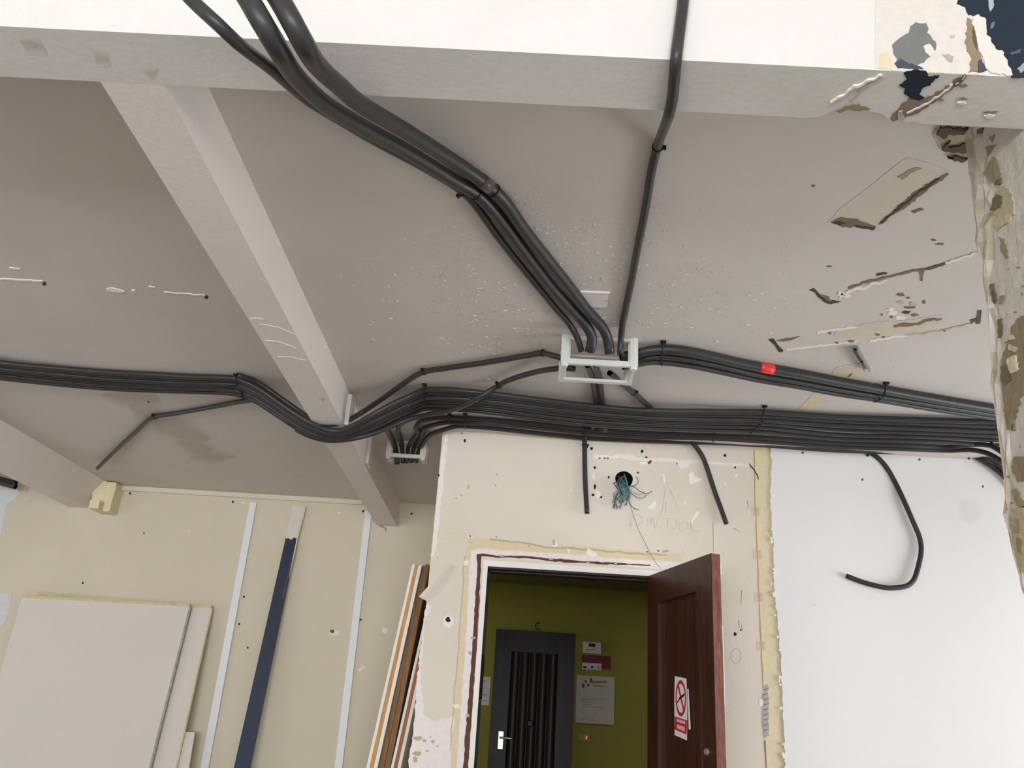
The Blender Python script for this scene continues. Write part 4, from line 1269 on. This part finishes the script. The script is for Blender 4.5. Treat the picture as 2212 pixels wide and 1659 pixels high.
# main bundle along the ceiling, under the beam and on to the pier
MAINX = [-20, 0, 110, 217, 320, 400, 470, 512, 552, 600, 640, 676, 705, 735, 770, 800, 830, 860, 890, 917, 945, 990, 1068, 1170, 1283, 1400, 1520, 1640, 1812, 2000, 2140, 2230]
TOP = [775, 778, 788, 797, 803, 808, 810, 813, 830, 862, 889, 910, 922, 924, 910, 893, 876, 861, 848, 837, 836, 838, 846, 858, 871, 881, 883, 884, 894, 901, 905, 908]
BOT = [819, 821.5, 834, 844, 849, 851, 853, 857, 872, 903, 929, 947, 953, 953, 948, 939, 928, 914, 900, 889, 889, 890, 897, 911, 923, 930, 934, 937, 953, 958, 966, 970]
DRP = [.012, .008, .003, 0, 0, 0, 0, 0, .03, .09, .14, .175, .186, .186, .17, .14, .10, .06, .025, .006, .012, .02, .028, .030, .030, .030, .020, .008, .008, .008, .008, .008]
ORD = ['topmost', 'second from top', 'third from top', 'fourth from top', 'fifth from top', 'lowest']
NM = 6
for i in range(NM):
    r = .0135 if i in (0, 2) else .0108
    pr_ = r / 4.1 * F
    pts = []
    for x, tp, bt, dr_ in zip(MAINX, TOP, BOT, DRP):
        t = i / (NM - 1)
        y = (tp + pr_) * (1 - t) + (bt - pr_) * t
        # the lower conduits hang a little further from the ceiling
        pts.append((x, y + .5 * math.sin(x * .011 + i * 1.7), r + .003 + dr_ + .004 * i + .001 * math.sin(x * .006 + i)))
    conduit('main_%d' % i, pts, r, 'black conduit in the long wide ceiling bundle, %s of the six' % ORD[i], 'conduits of the long ceiling bundle', pre=[(xw, 3.74 + .022 * i, zw) for xw, zw in ((-5.0, ZC - .035), (-3.95, ZC - .035), (-3.62, ZC - .09), (-3.4, ZB - .022), (-3.12, ZB - .024), (-2.9, ZC - .10))])

# single conduit: left end of the box, down to the beam, then on with the bundle
conduit('upper', [(1225, 776, .055), (1198, 769, .04), (1172, 763, 'C'), (1140, 768, 'C'), (1050, 783, 'C'), (960, 796, 'C'), (917, 803, 'C'), (870, 830, 'C'), (825, 862, .04), (780, 892, .09), (752, 908, .145), (732, 914, .165), (700, 916, .170), (676, 908, .16), (640, 884, .12), (600, 856, .07), (552, 824, .018), (512, 810, 'C')], R25,
        'thin black conduit running from the white box down to the beam above the bundle')
conduit('lower', [(1243, 797, .055), (1218, 795, .05), (1197, 797, .045), (1160, 803, .03), (1100, 821, .024), (1072, 836, .028), (1034, 859, .075), (989, 881, .085), (953, 891, .082), (917, 897, .076), (881, 907, .095), (850, 919, .13), (810, 935, .18), (770, 946, .215), (735, 951, .222), (705, 951, .222), (672, 943, .21), (640, 928, .18)], R25,
        'black conduit crossing over the bundle from the lower left of the white box')
conduit('branch_left', [(640, 922, .172), (600, 896, .115), (560, 868, .05), (532, 866, .022), (470, 877, 'C'), (380, 893, 'C'), (340, 899, 'C'), (325, 905, 'C'), (289, 937, 'C'), (250, 973, .02), (211, 1011, .04)], R25,
        'black conduit branching left off the bundle and ending free near the far wall')
# run from the white box to the pier
conduit('right_a', [(1340, 770, .05), (1368, 767, .04), (1395, 759, .03), (1430, 755, 'C'), (1480, 759, 'C'), (1540, 771, 'C'), (1600, 785, 'C'), (1651, 795, 'C'), (1720, 807, 'C'), (1812, 825, 'C'), (1900, 841, 'C'), (2000, 859, 'C'), (2100, 876, 'C'), (2200, 892, 'C')], R40,
        'thick black conduit with a red tape band running from the white box to the pier')
conduit('right_b', [(1345, 783, .06), (1370, 781, .05), (1400, 773, .04), (1430, 770, .032), (1490, 777, .032), (1560, 791, .03), (1640, 810, .03), (1720, 824, .03), (1812, 841, .03), (1900, 856, .03), (2000, 872, .03), (2100, 888, .03), (2200, 903, .03)], R25,
        'thin black conduit just below the red taped one, middle of the three')
conduit('right_c', [(1345, 793, .085), (1370, 789, .07), (1400, 783, .05), (1430, 783, .04), (1490, 790, .036), (1560, 804, .034), (1640, 821, .034), (1720, 834, .034), (1812, 851, .034), (1900, 864, .034), (2000, 881, .034), (2100, 896, .034), (2200, 911, .034)], R25,
        'lowest black conduit of the three between white box and pier')
# short conduits leaving the underside of the white box
conduit('stub_a', [(1269, 790, .115), (1275, 803, .07), (1281, 822, .018), (1287, 867, 'C'), (1290, 885, 'C'), (1288, 905, 'C'), (1279, 925, 'C')], R25, 'left one of two short conduits passing from the white box behind the bundle')
conduit('stub_b', [(1286, 788, .115), (1291, 803, .07), (1296, 822, .018), (1302, 868, 'C'), (1306, 890, 'C'), (1307, 912, 'C'), (1307, 930, .035)], R25, 'right one of two short conduits passing from the white box behind the bundle')
conduit('drop_b', [(1317, 806, .10), (1326, 812, .085), (1340, 826, .05), (1352, 836, .024), (1368, 848, 'C'), (1384, 862, 'C'), (1404, 880, 'C'), (1424, 900, 'C'), (1446, 922, 'C'), (1466, 936, ('y', D - .035)), (1488, 950, ('y', D - .03)), (1499, 960, ('y', D - .035)), (1516, 983, 'W'), (1525, 1004, 'W'), (1534, 1031, 'W'), (1544, 1062, 'W'), (1556, 1095, ('y', D - .022)), (1569, 1131, ('y', D - .03))], R25,
        'slanting black conduit hanging on the beige wall right of the wires')
conduit('drop_a', [(1277, 932, .02), (1266, 942, ('y', D - .022)), (1263, 953, 'W'), (1263, 972, 'W'), (1264, 1033, 'W'), (1266, 1075, ('y', D - .02)), (1268, 1108, ('y', D - .03))], R25,
        'short straight black conduit hanging down the beige wall left of the wires')
# lower run in the wall corner
LOWX = [1005, 1050, 1100, 1180, 1265, 1360, 1450, 1540, 1640, 1812, 1960, 2050]
LA = [904, 906, 910, 918, 927, 934, 938, 941, 945, 957, 962, 966]
LB = [913, 914, 918, 926, 935, 942, 945, 947, 953, 965, 970, 973]
LC = [921, 924, 929, 938, 946, 951, 954, 956, 961, 973, 977, 980]
conduit('low_a', [(878, 1000, ('y', 4.69)), (880, 985, ('y', 4.685)), (881, 970, ('y', 4.66)), (890, 952, .03), (903, 935, .018), (899, 922, .024), (909, 910, 'C'), (940, 904, 'C'), (971, 903, 'C')] + [(x, y, .018) for x, y in zip(LOWX, LA)] + [(2100, 960, .04), (2137, 962, .06), (2157, 972, .10), (2190, 995, .16)], R25,
        'black conduit bending from the small box into the wall corner, upper of three')
conduit('low_b', [(889, 999, ('y', 4.69)), (890, 984, ('y', 4.685)), (895, 966, ('y', 4.65)), (910, 943, .022), (917, 926, .02), (936, 918, .02), (971, 912, .02)] + [(x, y, .030) for x, y in zip(LOWX, LB)] + [(2100, 972, .05), (2137, 981, .09), (2161, 995, .13), (2190, 1015, .18)], R25,
        'black conduit bending from the small box into the wall corner, middle of three')
conduit('low_c', [(899, 999, ('y', 4.69)), (901, 984, ('y', 4.685)), (906, 970, ('y', 4.66)), (913, 959, .035), (927, 941, .026), (953, 930, .035), (985, 921, .018)] + [(x, y, .016 if x < 1200 else ('y', D - .026)) for x, y in zip(LOWX, LC)] + [(2094, 983, ('y', D - .035)), (2119, 993, ('y', D - .04)), (2147, 1011, ('y', D - .04)), (2166, 1027, ('y', D - .04)), (2200, 1062, ('y', D - .04))], R25,
        'lowest black conduit of the wall corner run, turning down beside the pier')
conduit('low_d', [(1560, 949, ('y', D - .05)), (1640, 957, ('y', D - .045)), (1812, 969, ('y', D - .045)), (1960, 974, ('y', D - .045)), (2060, 978, ('y', D - .05)), (2123, 984, ('y', D - .06)), (2145, 996, ('y', D - .06)), (2166, 1013, ('y', D - .06)), (2200, 1040, ('y', D - .06))], R25,
        'black conduit turning down beside the pier just inside the lowest one')
conduit('feed_a', [(820, 918, .12), (832, 922, .09), (842, 938, .035), (850, 955, .03), (855, 973, ('y', 4.67)), (857, 987, ('y', 4.69)), (858, 1003, ('y', 4.70))], R32, 'leftmost thick conduit dropping from the bundle into the small box')
conduit('feed_b', [(892, 903, .055), (874, 911, .045), (862, 920, .035), (860, 930, .035), (864, 943, .02), (868, 960, .03), (869, 976, ('y', 4.67)), (870, 987, ('y', 4.69)), (870, 1000, ('y', 4.695))], R25, 'second conduit from the left dropping into the small box')
conduit('hook', [(1720, 962, ('y', D - .03)), (1790, 967, ('y', D - .03)), (1850, 972, ('y', D - .028)), (1876, 977, 'W'), (1894, 987, 'W'), (1913, 1007, 'W'), (1931, 1037, 'W'), (1951, 1078, ('y', D - .03)), (1971, 1124, ('y', D - .035)), (1986, 1160, ('y', D - .035)), (1990, 1186, ('y', D - .035)), (1984, 1222, ('y', D - .04)), (1973, 1254, ('y', D - .04)), (1960, 1265, ('y', D - .04)), (1940, 1269, ('y', D - .04)), (1918, 1270, ('y', D - .04)), (1895, 1266, ('y', D - .04)), (1862, 1257, ('y', D - .035)), (1828, 1244, ('y', D - .025))], R25,
        'black conduit hanging in a hook shape on the white wall')
# cut conduit ends at the far left
for i, (y0, y1, rr) in enumerate(((1036, 1046, .022), (1042, 1052, .020))):
    conduit('left_%d' % i, [(-60, y0 - 16, ('y', DF - .16 - .02 * i)), (0, y0, ('y', DF - .16 - .02 * i)), (34, y1 - 1, ('y', DF - .16 - .02 * i))], rr,
            'cut black conduit end at the far left under the beam, %s of the two' % ('upper' if i == 0 else 'lower'), pre=[(-5.04, DF - .16 - .02 * i, 2.50 - .03 * i)])

# red tape band and the taped bend
S, r = TUBES['right_a']
seg = [p for p in S if 1631 <= seen(p)[0] <= 1674]
parents = {o['label']: o for o in COL.objects if o.get('category') == 'conduit'}
o = mesh_obj('tape_band', tube_bm(seg, r + .0012, 18, False), M_TAPE, parents['thick black conduit with a red tape band running from the white box to the pier'])
o['label'] = 'red tape band'
S, r = TUBES['over_c']
seg = [p for p in S if 1030 <= seen(p)[0] <= 1058]
o = mesh_obj('tape_band', tube_bm(seg, r + .0014, 18, False), mat('brown_tape', rgb(96, 84, 80), .3, .1, 40), parents['thick black conduit with taped bend, topmost of three crossing the lintel'])
o['label'] = 'brown tape on the bend'
# sleeves: short wider couplings where the photograph shows a joint
# cable ties
ring_tie('over_d', (1420, 320), 'black cable tie on the single straight conduit near the lintel', Vector((1, .2, 0)))
ring_tie('over_c', (1063, 408), 'black cable tie at the taped bend of the thick conduit', Vector((0, 0, 1)))
ring_tie('over_b', (1030, 418), 'black cable tie on the middle lintel conduit at the bend', Vector((0, 0, 1)))
ring_tie('over_a', (1003, 418), 'black cable tie on the thinnest lintel conduit at the bend', Vector((-1, 0, -.6)))
ring_tie('upper', (1171, 763), 'black cable tie nearest the white box on the upper left conduit')
ring_tie('upper', (917, 803), 'black cable tie at the bend of the upper left conduit', Vector((0, -1, .2)))
ring_tie('lower', (1076, 833), 'black cable tie on the conduit crossing over the bundle', Vector((0, -1, .5)))
ring_tie('branch_left', (335, 900), 'black cable tie at the bend of the left branch conduit', Vector((0, -1, .2)))
ring_tie('drop_b', (1366, 847), 'black cable tie on the conduit slanting below the white box', Vector((1, -.3, 0)))
ring_tie('drop_a', (1263, 964), 'black cable tie on the short straight wall conduit', Vector((1, 0, 0)))
ring_tie('hook', (1876, 977), 'black cable tie where the hook shaped conduit leaves the corner run', Vector((-1, 0, -1)))
ring_tie('low_c', (2094, 983), 'black cable tie where the corner run turns down by the pier', Vector((-1, 0, -1)))
ring_tie('low_d', (2123, 984), 'black cable tie on the inner conduit turning down by the pier', Vector((0, 0, -1)))
MK = ['main_%d' % i for i in range(NM)]
strap(MK[:3], (508, 507, 506), 'black cable tie over the upper bundle conduits left of the beam')
strap(MK[3:], (520, 524, 527, 530), 'black cable tie over the lower bundle conduits left of the beam', first=False)
strap(MK[:6], (918, 919, 921, 924, 928, 930), 'black cable tie over the bundle at its bend right of the beam')
strap(MK[:3], (1646, 1647, 1646), 'black cable tie over the upper bundle conduits under the red tape')
strap(MK[3:], (1636, 1632, 1622, 1616), 'black cable tie over the lower bundle conduits under the red tape', first=False)
strap(['right_a', 'right_b', 'right_c'], (1431, 1431, 1428), 'black cable tie round the three conduits right of the white box')
strap(['right_a', 'right_b', 'right_c'], (1909, 1898, 1888), 'black cable tie round the three conduits near the pier')
strap(['low_a', 'low_b', 'low_c'], (1005, 1006, 1008), 'black cable tie on the corner run at its left end')
strap(['low_a', 'low_b'], (972, 970), 'black cable tie on the two conduits left of the corner run')
strap(['low_a', 'low_b', 'low_c'], (1268, 1266, 1264), 'black cable tie on the corner run above the short wall conduit')
strap(['low_a', 'low_b', 'low_c'], (1541, 1541, 1540), 'black cable tie on the corner run left of the white wall')
strap(MK[4:], (2140, 2132, 2122), 'black cable tie at the pier end of the bundle', first=False)

# ------------------------------------------------------------------ white junction boxes


def junction(label, x0, x1, y0, y1, z0, z1, w, back=True):
    t = empty('junction_box', ((x0 + x1) / 2, (y0 + y1) / 2, z1), label, 'junction box')

    def bar(nm, a, c):
        b_ = B()
        b_.box(a, c)
        # a raised lip along the bar
        bevel(place(b_.obj(nm, M_BOX), t), .003)

    g = .004
    for xa, xb in ((x0, x0 + w), (x1 - w, x1)):
        bar('corner_post', (xa, y0, z0), (xb, y0 + w, z1))
        bar('corner_post', (xa, y1 - w, z0), (xb, y1, z1))
    bar('front_rail', (x0 + w, y0 + g, z0), (x1 - w, y0 + w * .62, z0 + w * .72))
    bar('front_rail', (x0 + w, y0 + g, z1 - w * .5), (x1 - w, y0 + w * .5, z1))
    if back:
        bar('back_rail', (x0 + w, y1 - w * .9, z0), (x1 - w, y1 - g, z0 + w * .36))
    bar('back_rail', (x0 + w, y1 - w * .3, z1 - w * .3), (x1 - w, y1 - g, z1))
    for xa, xb in ((x0 + g, x0 + w * .6), (x1 - w * .6, x1 - g)):
        bar('side_rail', (xa, y0 + w, z0), (xb, y1 - w, z0 + w * .4))
    # narrow raised ribs down the front of the corner posts
    for xa in (x0 + w * .38, x1 - w * .55):
        bar('post_rib', (xa, y0 - .003, z0 + .002), (xa + w * .18, y0 + .002, z1))
    # lids of the screw holes at the two front corners and a narrow inner rim
    for xa in (x0 + w * .5, x1 - w * .5):
        b_ = B()
        bmesh.ops.create_cone(b_.bm, cap_ends=True, segments=16, radius1=w * .42, radius2=w * .5, depth=.012, matrix=Matrix.Translation((xa, y0 + w * .5, z0 - .004)))
        place(b_.obj('screw_boss', M_BOX), t)
    for xa, xb in ((x0 + w, x0 + w + .006), (x1 - w - .006, x1 - w)):
        b_ = B()
        b_.box((xa, y0 + .012, z0 + w * .8), (xb, y0 + .018, z1 - w * .6))
        place(b_.obj('inner_rim', M_BOX), t)
    return t


junction('larger white open junction box where the conduits cross, middle of ceiling', .124, .428, 3.135, 3.335, 1.375 + 1.26, ZC - .001, .031)
junction('smaller white open junction box beyond the bundle beside the beam', -.770, -.548, 4.630, 4.74, 1.402 + 1.26, ZC - .001, .028, back=False)

# ------------------------------------------------------------------ wires in the round hole
WB = ('y', D - .03)


def wire(pts, r, col, name, label, group=None, depth=(.02, .05)):
    P = [Vector((HC.x + rnd.uniform(-.02, .02), D + .09, HC.z + rnd.uniform(-.02, .02)))]
    n_ = len(pts)
    for i, (x, y) in enumerate(pts):
        k = i / max(1, n_ - 1)
        d = -.004 if i == 0 else depth[0] + (depth[1] - depth[0]) * math.sin(k * 2.6)
        P.append(at(x, y, ('y', D - max(.004, d))))
    m_ = mat('wire_' + col[0], col[1], .5, .05)
    return tag(mesh_obj(name, tube_bm(spline(P, .006), r, 7, False), m_), label, 'wire', group)


BLUE = ('teal', rgb(92, 136, 148))
DKT = ('dark_teal', rgb(44, 62, 68))
BLK = ('black', rgb(38, 38, 40))
GRW = ('grey', rgb(120, 130, 126))
wire(z6([(700, 640), (740, 690), (800, 700), (860, 680), (885, 630), (855, 570)]), .0016, BLK, 'wire', 'black wire curling up at the right of the round hole')
wire(z6([(690, 640), (760, 690), (830, 715), (920, 780), (1000, 805), (1080, 772)]), .0016, BLK, 'wire', 'longest black wire reaching right from the round hole')
wire(z6([(680, 660), (740, 740), (800, 810), (880, 862), (950, 862), (1002, 826)]), .0016, DKT, 'wire', 'dark wire sweeping low to the right under the longest one')
wire(z6([(700, 650), (750, 740), (850, 805), (930, 810), (968, 775)]), .0015, BLUE, 'wire', 'teal wire ending between the two right-reaching wires')
wire(z6([(700, 700), (745, 860), (780, 960), (820, 1005), (890, 1022)]), .0016, BLK, 'wire', 'dark wire hanging lowest and bending to the right')
tl = 'teal or grey wire hanging in the tangle below the round hole'
TG = 'wires tangled below the round hole'
paths = [[(640, 620), (590, 680), (600, 740), (650, 800), (620, 850), (580, 900), (550, 1010)], [(660, 600), (620, 690), (640, 760), (590, 830), (570, 900), (600, 1005)], [(680, 620), (690, 720), (740, 800), (720, 860), (680, 900), (610, 1000)],
         [(640, 640), (700, 700), (740, 770), (700, 860), (640, 930)], [(700, 600), (740, 700), (770, 790), (750, 880), (695, 970)], [(620, 610), (650, 720), (700, 790), (760, 800), (740, 890)], [(650, 580), (600, 660), (650, 740), (690, 830), (640, 880), (530, 910)],
         [(690, 560), (720, 650), (730, 740), (680, 800), (600, 800), (570, 870)], [(630, 570), (690, 660), (760, 720), (750, 810), (700, 870), (650, 930)], [(670, 590), (610, 640), (620, 720), (660, 810), (660, 880), (690, 930)],
         [(710, 620), (680, 700), (640, 770), (680, 830), (730, 880)], [(650, 660), (720, 740), (740, 830), (660, 850), (590, 870)], [(600, 640), (590, 720), (640, 790), (710, 830), (700, 900)]]
rw = random.Random(2)
paths += [[(x + rw.uniform(-45, 30), y + rw.uniform(-25, 25)) for x, y in p] for p in paths[:9]]
for i, p in enumerate(paths):
    wire(z6(p), .0023, (BLUE, DKT, GRW, BLUE)[i % 4], 'wire', tl, TG, (.015, .035 + .004 * (i % 5)))
# long thin line running down to the top of the door
P = [at(x, y, ('y', D - d)) for x, y, d in ((1357, 1078, .025), (1364, 1100, .02), (1374, 1130, .012), (1385, 1156, .01), (1400, 1186, .008), (1414, 1212, .008), (1428, 1228, .012))]
P.insert(0, Vector((HC.x, D + .05, HC.z - .02)))
P.insert(1, at(1350, 1048, ('y', D - .01)))
tag(mesh_obj('wire', tube_bm(spline(P, .01), .0009, 6, False), mat('wire_thin_grey', rgb(92, 90, 84), .5)), 'long thin grey wire running from the round hole down to the door', 'wire')

# ------------------------------------------------------------------ things on and against the far wall
# surface conduits (white strips)


def wall_strip(x0, x1, xb0, xb1, yt, label):
    a, c = at(x0, yt, FW), at(x1, yt + 1, FW)
    e, f = at(xb0, 1659, FW), at(xb1, 1659, FW)
    k = a.z / (a.z - e.z)
    lo0, lo1 = a.lerp(e, k), c.lerp(f, c.z / (c.z - f.z))
    b_ = B()
    d_ = Vector((0, -.018, 0))
    b_.hexa([p for p in (lo0 + d_, lo1 + d_, lo1 + Vector((0, -.001, 0)), lo0 + Vector((0, -.001, 0)), a + d_, c + d_, c + Vector((0, -.001, 0)), a + Vector((0, -.001, 0)))])
    return tag(bevel(b_.obj('cable_trunking', M_STRIP), .002), label, 'cable trunking')


wall_strip(541.5, 555.5, 434.5, 452, 1086, 'narrow white trunking strip left of the dark blue board')
wall_strip(790, 804, 723.5, 740, 1104, 'narrow white trunking strip under the beam end, right of the blue board')

# dark blue board with a white top
YB0 = DF - .025


def board_pt(x, y):
    # leans: 0.10 m off the wall at the floor
    p0 = Vector((0, DF - .028, 2.68))
    n_ = Vector((0, 1, -.05)).normalized()
    return at(x, y, (p0, n_))


a, c, e, f = board_pt(633, 1093), board_pt(657.5, 1094), board_pt(505, 1659), board_pt(540.5, 1659)
g0, g1 = board_pt(617.5, 1160), board_pt(640.5, 1165)
bt = empty('painted_board', ((e.x + f.x) / 2, DF - .15, 0), 'tall dark blue board with white top leaning on the far wall', 'board')


def lower(p, q):
    return p.lerp(q, p.z / (p.z - q.z))


l0, l1 = lower(a, e), lower(c, f)
th = Vector((0, .018, 0))
b = B()
zig = []
rz = random.Random(4)
for k in range(9):
    t = k / 8
    zig.append(g0.lerp(g1, t) + Vector((0, 0, rz.uniform(-.012, .012))))
b.prism([l0, l1, ] + [g1.lerp(g1, 0)] + zig[::-1][1:], th)
place(b.obj('blue_face', M_BLUE), bt)
b = B()
b.prism([a] + zig + [c], th)
place(tag(b.obj('bare_end', M_PANEL), 'white top end'), bt)
b = B()
dx = Vector((.012, .001, 0))
rag = [c, c + dx]
for k in range(12):
    t = k / 11
    p = c.lerp(g1, t * 2.6)
    rag.append(p + Vector((.012 - .006 * t + rz.uniform(-.003, .003), .001, 0)))
rag.append(c.lerp(g1, 2.7))
b.prism(rag, th * .8)
place(tag(b.obj('torn_edge', mat('torn_paper_edge', rgb(214, 200, 178), .8, .1)), 'torn pale edge'), bt)

# large white panels


def pan_pt(x, y, off, lean=.10):
    p0 = Vector((0, DF - off, 1.95))
    n_ = Vector((0, 1, -lean)).normalized()
    return at(x, y, (p0, n_))


def panel(label, off, tl_, tr_, bl_, br_, th_, name='wall_panel', edge=M_PEDGE, edge2=None, top=False):
    a_, c_2, e_, f_ = (pan_pt(*tl_, off), pan_pt(*tr_, off), pan_pt(*bl_, off), pan_pt(*br_, off))
    lo_l, lo_r = lower(a_, e_), lower(c_2, f_)
    t_ = empty(name, ((lo_l.x + lo_r.x) / 2, lo_l.y, 0), label, 'panel')
    bk = Vector((0, th_, th_ * .10))
    b_ = B()
    fr = .0016
    k_ = Vector((0, fr, 0))
    b_.hexa([lo_l, lo_r, lo_r + k_, lo_l + k_, a_, c_2, c_2 + k_, a_ + k_])
    place(b_.obj('white_face', M_PANEL), t_)
    b_ = B()
    b_.hexa([lo_l + k_, lo_r + k_, lo_r + bk, lo_l + bk, a_ + k_, c_2 + k_, c_2 + bk, a_ + bk])
    place(b_.obj('core', edge), t_)
    if top:
        b_ = B()
        h2 = Vector((0, 0, .018))
        f2 = Vector((0, -.001, 0))
        b_.hexa([a_ + f2, c_2 + f2, c_2 + bk, a_ + bk, a_ + f2 + h2, c_2 + f2 + h2, c_2 + bk + h2, a_ + bk + h2])
        place(tag(b_.obj('top_edge', edge), 'yellowish raw top edge'), t_)
    if edge2:
        b_ = B()
        w2 = Vector((.012 if edge2 is M_GEDGE else .009, .002, 0))
        b_.hexa([lo_r - w2 * .1, lo_r + w2, lo_r + w2 + bk, lo_r + bk, c_2 - w2 * .1, c_2 + w2, c_2 + w2 + bk, c_2 + bk])
        place(tag(b_.obj('edge_strip', edge2), 'grey worn edge of the panel' if edge2 is M_GEDGE else 'raw yellowish side edge'), t_)
    return t_


panel('large white panel leaning in front on the far wall', .075, (47, 1291), (409, 1310.5), (-58, 1659), (322, 1659), .018, edge2=M_GEDGE, top=True)
panel('white panel mostly hidden behind the large one, its right edge showing', .045, (60, 1285), (456, 1314), (-30, 1659), (379, 1659), .02, edge2=M_PEDGE, top=True)
panel('low narrow white panel offcut between the large panels and the wall', .028, (360, 1579), (421, 1582), (330, 1659), (408, 1659), .014)

# stack of door blanks leaning against the side of the door wall
SH = Vector((0, 0, 0))


def slab(label, xt0, xt1, xb0, xb1, yt, yd, depth, layers, name='door_slab', cat='door slab'):
    """A slab seen on its long narrow edge; layers: (from, to, part name, material) across its thickness."""
    PLN = ('y', yd)
    a_, c_2, e_, f_ = at(xt0, yt, PLN), at(xt1, yt + 2, PLN), at(xb0, 1659, PLN), at(xb1, 1659, PLN)
    lo_l, lo_r = lower(a_, e_), lower(c_2, f_)
    t_ = empty(name, ((lo_l.x + lo_r.x) / 2, yd, 0), label, cat)
    bk = Vector((0, depth, 0))
    for s0, s1, nm, m_ in layers:
        p0_, p1_ = lo_l.lerp(lo_r, s0), lo_l.lerp(lo_r, s1)
        q0_, q1_ = a_.lerp(c_2, s0), a_.lerp(c_2, s1)
        b_ = B()
        b_.hexa([p0_, p1_, p1_ + bk, p0_ + bk, q0_, q1_, q1_ + bk, q0_ + bk])
        place(b_.obj(nm, m_), t_)
    return t_


LAM = mat('white_laminate', rgb(238, 234, 230), .5, .02, 8)
slab('leftmost leaning door slab with white faces and orange wood core', 890.7, 911.5, 791, 815.5, 1219, 5.0, .75,
     ((0, .27, 'laminate_face', LAM), (.27, .66, 'core', M_ORANGE), (.66, .98, 'laminate_face', LAM)))
slab('plain brown leaning board next to the leftmost white slab', 913.5, 919.5, 817, 829.5, 1221, 5.03, .72, ((0, .96, 'board', M_BROWN),), 'brown_board', 'board')
slab('plain brown leaning board between first brown board and second slab', 919.8, 927.5, 830, 843, 1218, 5.02, .72, ((0, .97, 'board', M_BROWN),), 'brown_board', 'board')
slab('leaning door slab with white faces and rusty core nearest the door wall', 929, 948, 844, 866, 1280, 5.0, .72,
     ((0, .26, 'laminate_face', LAM), (.26, .66, 'core', M_RUST), (.66, .98, 'laminate_face', LAM)))

# cream wooden block at the end of the left beam
bl = empty('wooden_block', (-2.93, DF - .1, ZC - .2), 'cream wooden block boxing the end of the left beam', 'block')
a, c = at(203, 1031, ('y', DF - .12)), at(231, 1038, ('y', DF - .12))
lo_ = at(226, 1104, ('y', DF - .12))
lm = at(198, 1086, ('y', DF - .12))
b = B()
b.prism([Vector((a.x, DF - .12, ZC - .003)), Vector((c.x, DF - .12, ZC - .003)), Vector((lo_.x, DF - .12, lo_.z)), Vector((lm.x + .03, DF - .12, lo_.z)), Vector((lm.x, DF - .12, lm.z))], Vector((0, .119, 0)))
place(bevel(b.obj('front_board', M_WEDGE), .003), bl)
YS = ('y', DF - .125)
b = B()
b.prism([at(x, y, YS) for x, y in ((231, 1041), (251, 1042), (250, 1056), (246, 1066), (236, 1104), (226, 1105), (228, 1070))], Vector((0, .124, 0)))
place(bevel(b.obj('side_piece', M_WEDGE), .003), bl)
q = at(211, 1093, ('y', DF - .13))
b = B()
b.box((q.x - .034, DF - .185, q.z - .03), (q.x + .034, DF - .126, q.z + .028))
place(bevel(b.obj('small_cleat', M_WEDGE), .003), bl)
# thin plate fixed to the right side of the middle beam
b = B()
BX = ('x', -.8655)
pts = [(764, 838), (740, 905), (738, 910), (748, 908), (770, 850)]
y0, y1 = 3.93, 4.60
b.box((-.865, 3.9, ZB + .002), (-.845, 4.0, ZC - .02))
tag(bevel(b.obj('cover_plate', M_BEAM), .003), 'thin white cover plate on the beam side, above the bundle', 'cover plate')
b = B()
b.box((-.865, 4.56, ZB + .01), (-.848, 4.66, ZC - .002))
tag(bevel(b.obj('cover_plate', M_BEAM), .003), 'thin white cover plate on the beam side beside the small box', 'cover plate')
# bent nail below the beam end
b = B()
P = [at(820, 1136, ('y', DF - .005)), at(828, 1139, ('y', DF - .03)), at(833, 1142, ('y', DF - .03)), at(832, 1146, ('y', DF - .03))]
tag(mesh_obj('bent_hook', tube_bm(spline(P, .006), .003, 8, False), M_CLIP), 'small bent metal hook under the beam end on the far wall', 'hook')

# metal clip left on the ceiling
ck = empty('mounting_clip', at(1856, 772, CE), 'grey metal channel clip left screwed on the ceiling above the conduits', 'clip')
b = B()
pa, pb, pc, pd = at(1838, 746, CE), at(1853, 746, CE), at(1880, 796, CE), at(1866, 794, CE)
for (s, t, u, v, h) in ((pa, pb, pc, pd, .006),):
    dz = Vector((0, 0, -h))
    b.hexa([s, t, u, v, s + dz, t + dz, u + dz, v + dz])
place(b.obj('base_plate', M_CLIP), ck)
for s, u in ((pa, pd), (pb, pc)):
    b = B()
    w3 = (pb - pa) * .16
    if s is pb:
        w3 = -w3
    dz = Vector((0, 0, -.028))
    k0 = s.lerp(u, .02)
    k1 = s.lerp(u, .98)
    b.hexa([k0 + dz * .2, k0 + w3 + dz * .2, k1 + w3 + dz * .2, k1 + dz * .2, k0 + dz, k0 + w3 + dz, k1 + w3 + dz * .7, k1 + dz * .7])
    place(b.obj('side_flange', M_CLIP), ck)
for x, y in ((1848, 755), (1863, 781), (1856, 784)):
    b = B()
    bmesh.ops.create_cone(b.bm, cap_ends=True, segments=12, radius1=.004, radius2=.004, depth=.006, matrix=Matrix.Translation(at(x, y, ('z', ZC - .008))))
    place(b.obj('screw', M_DARK), ck)
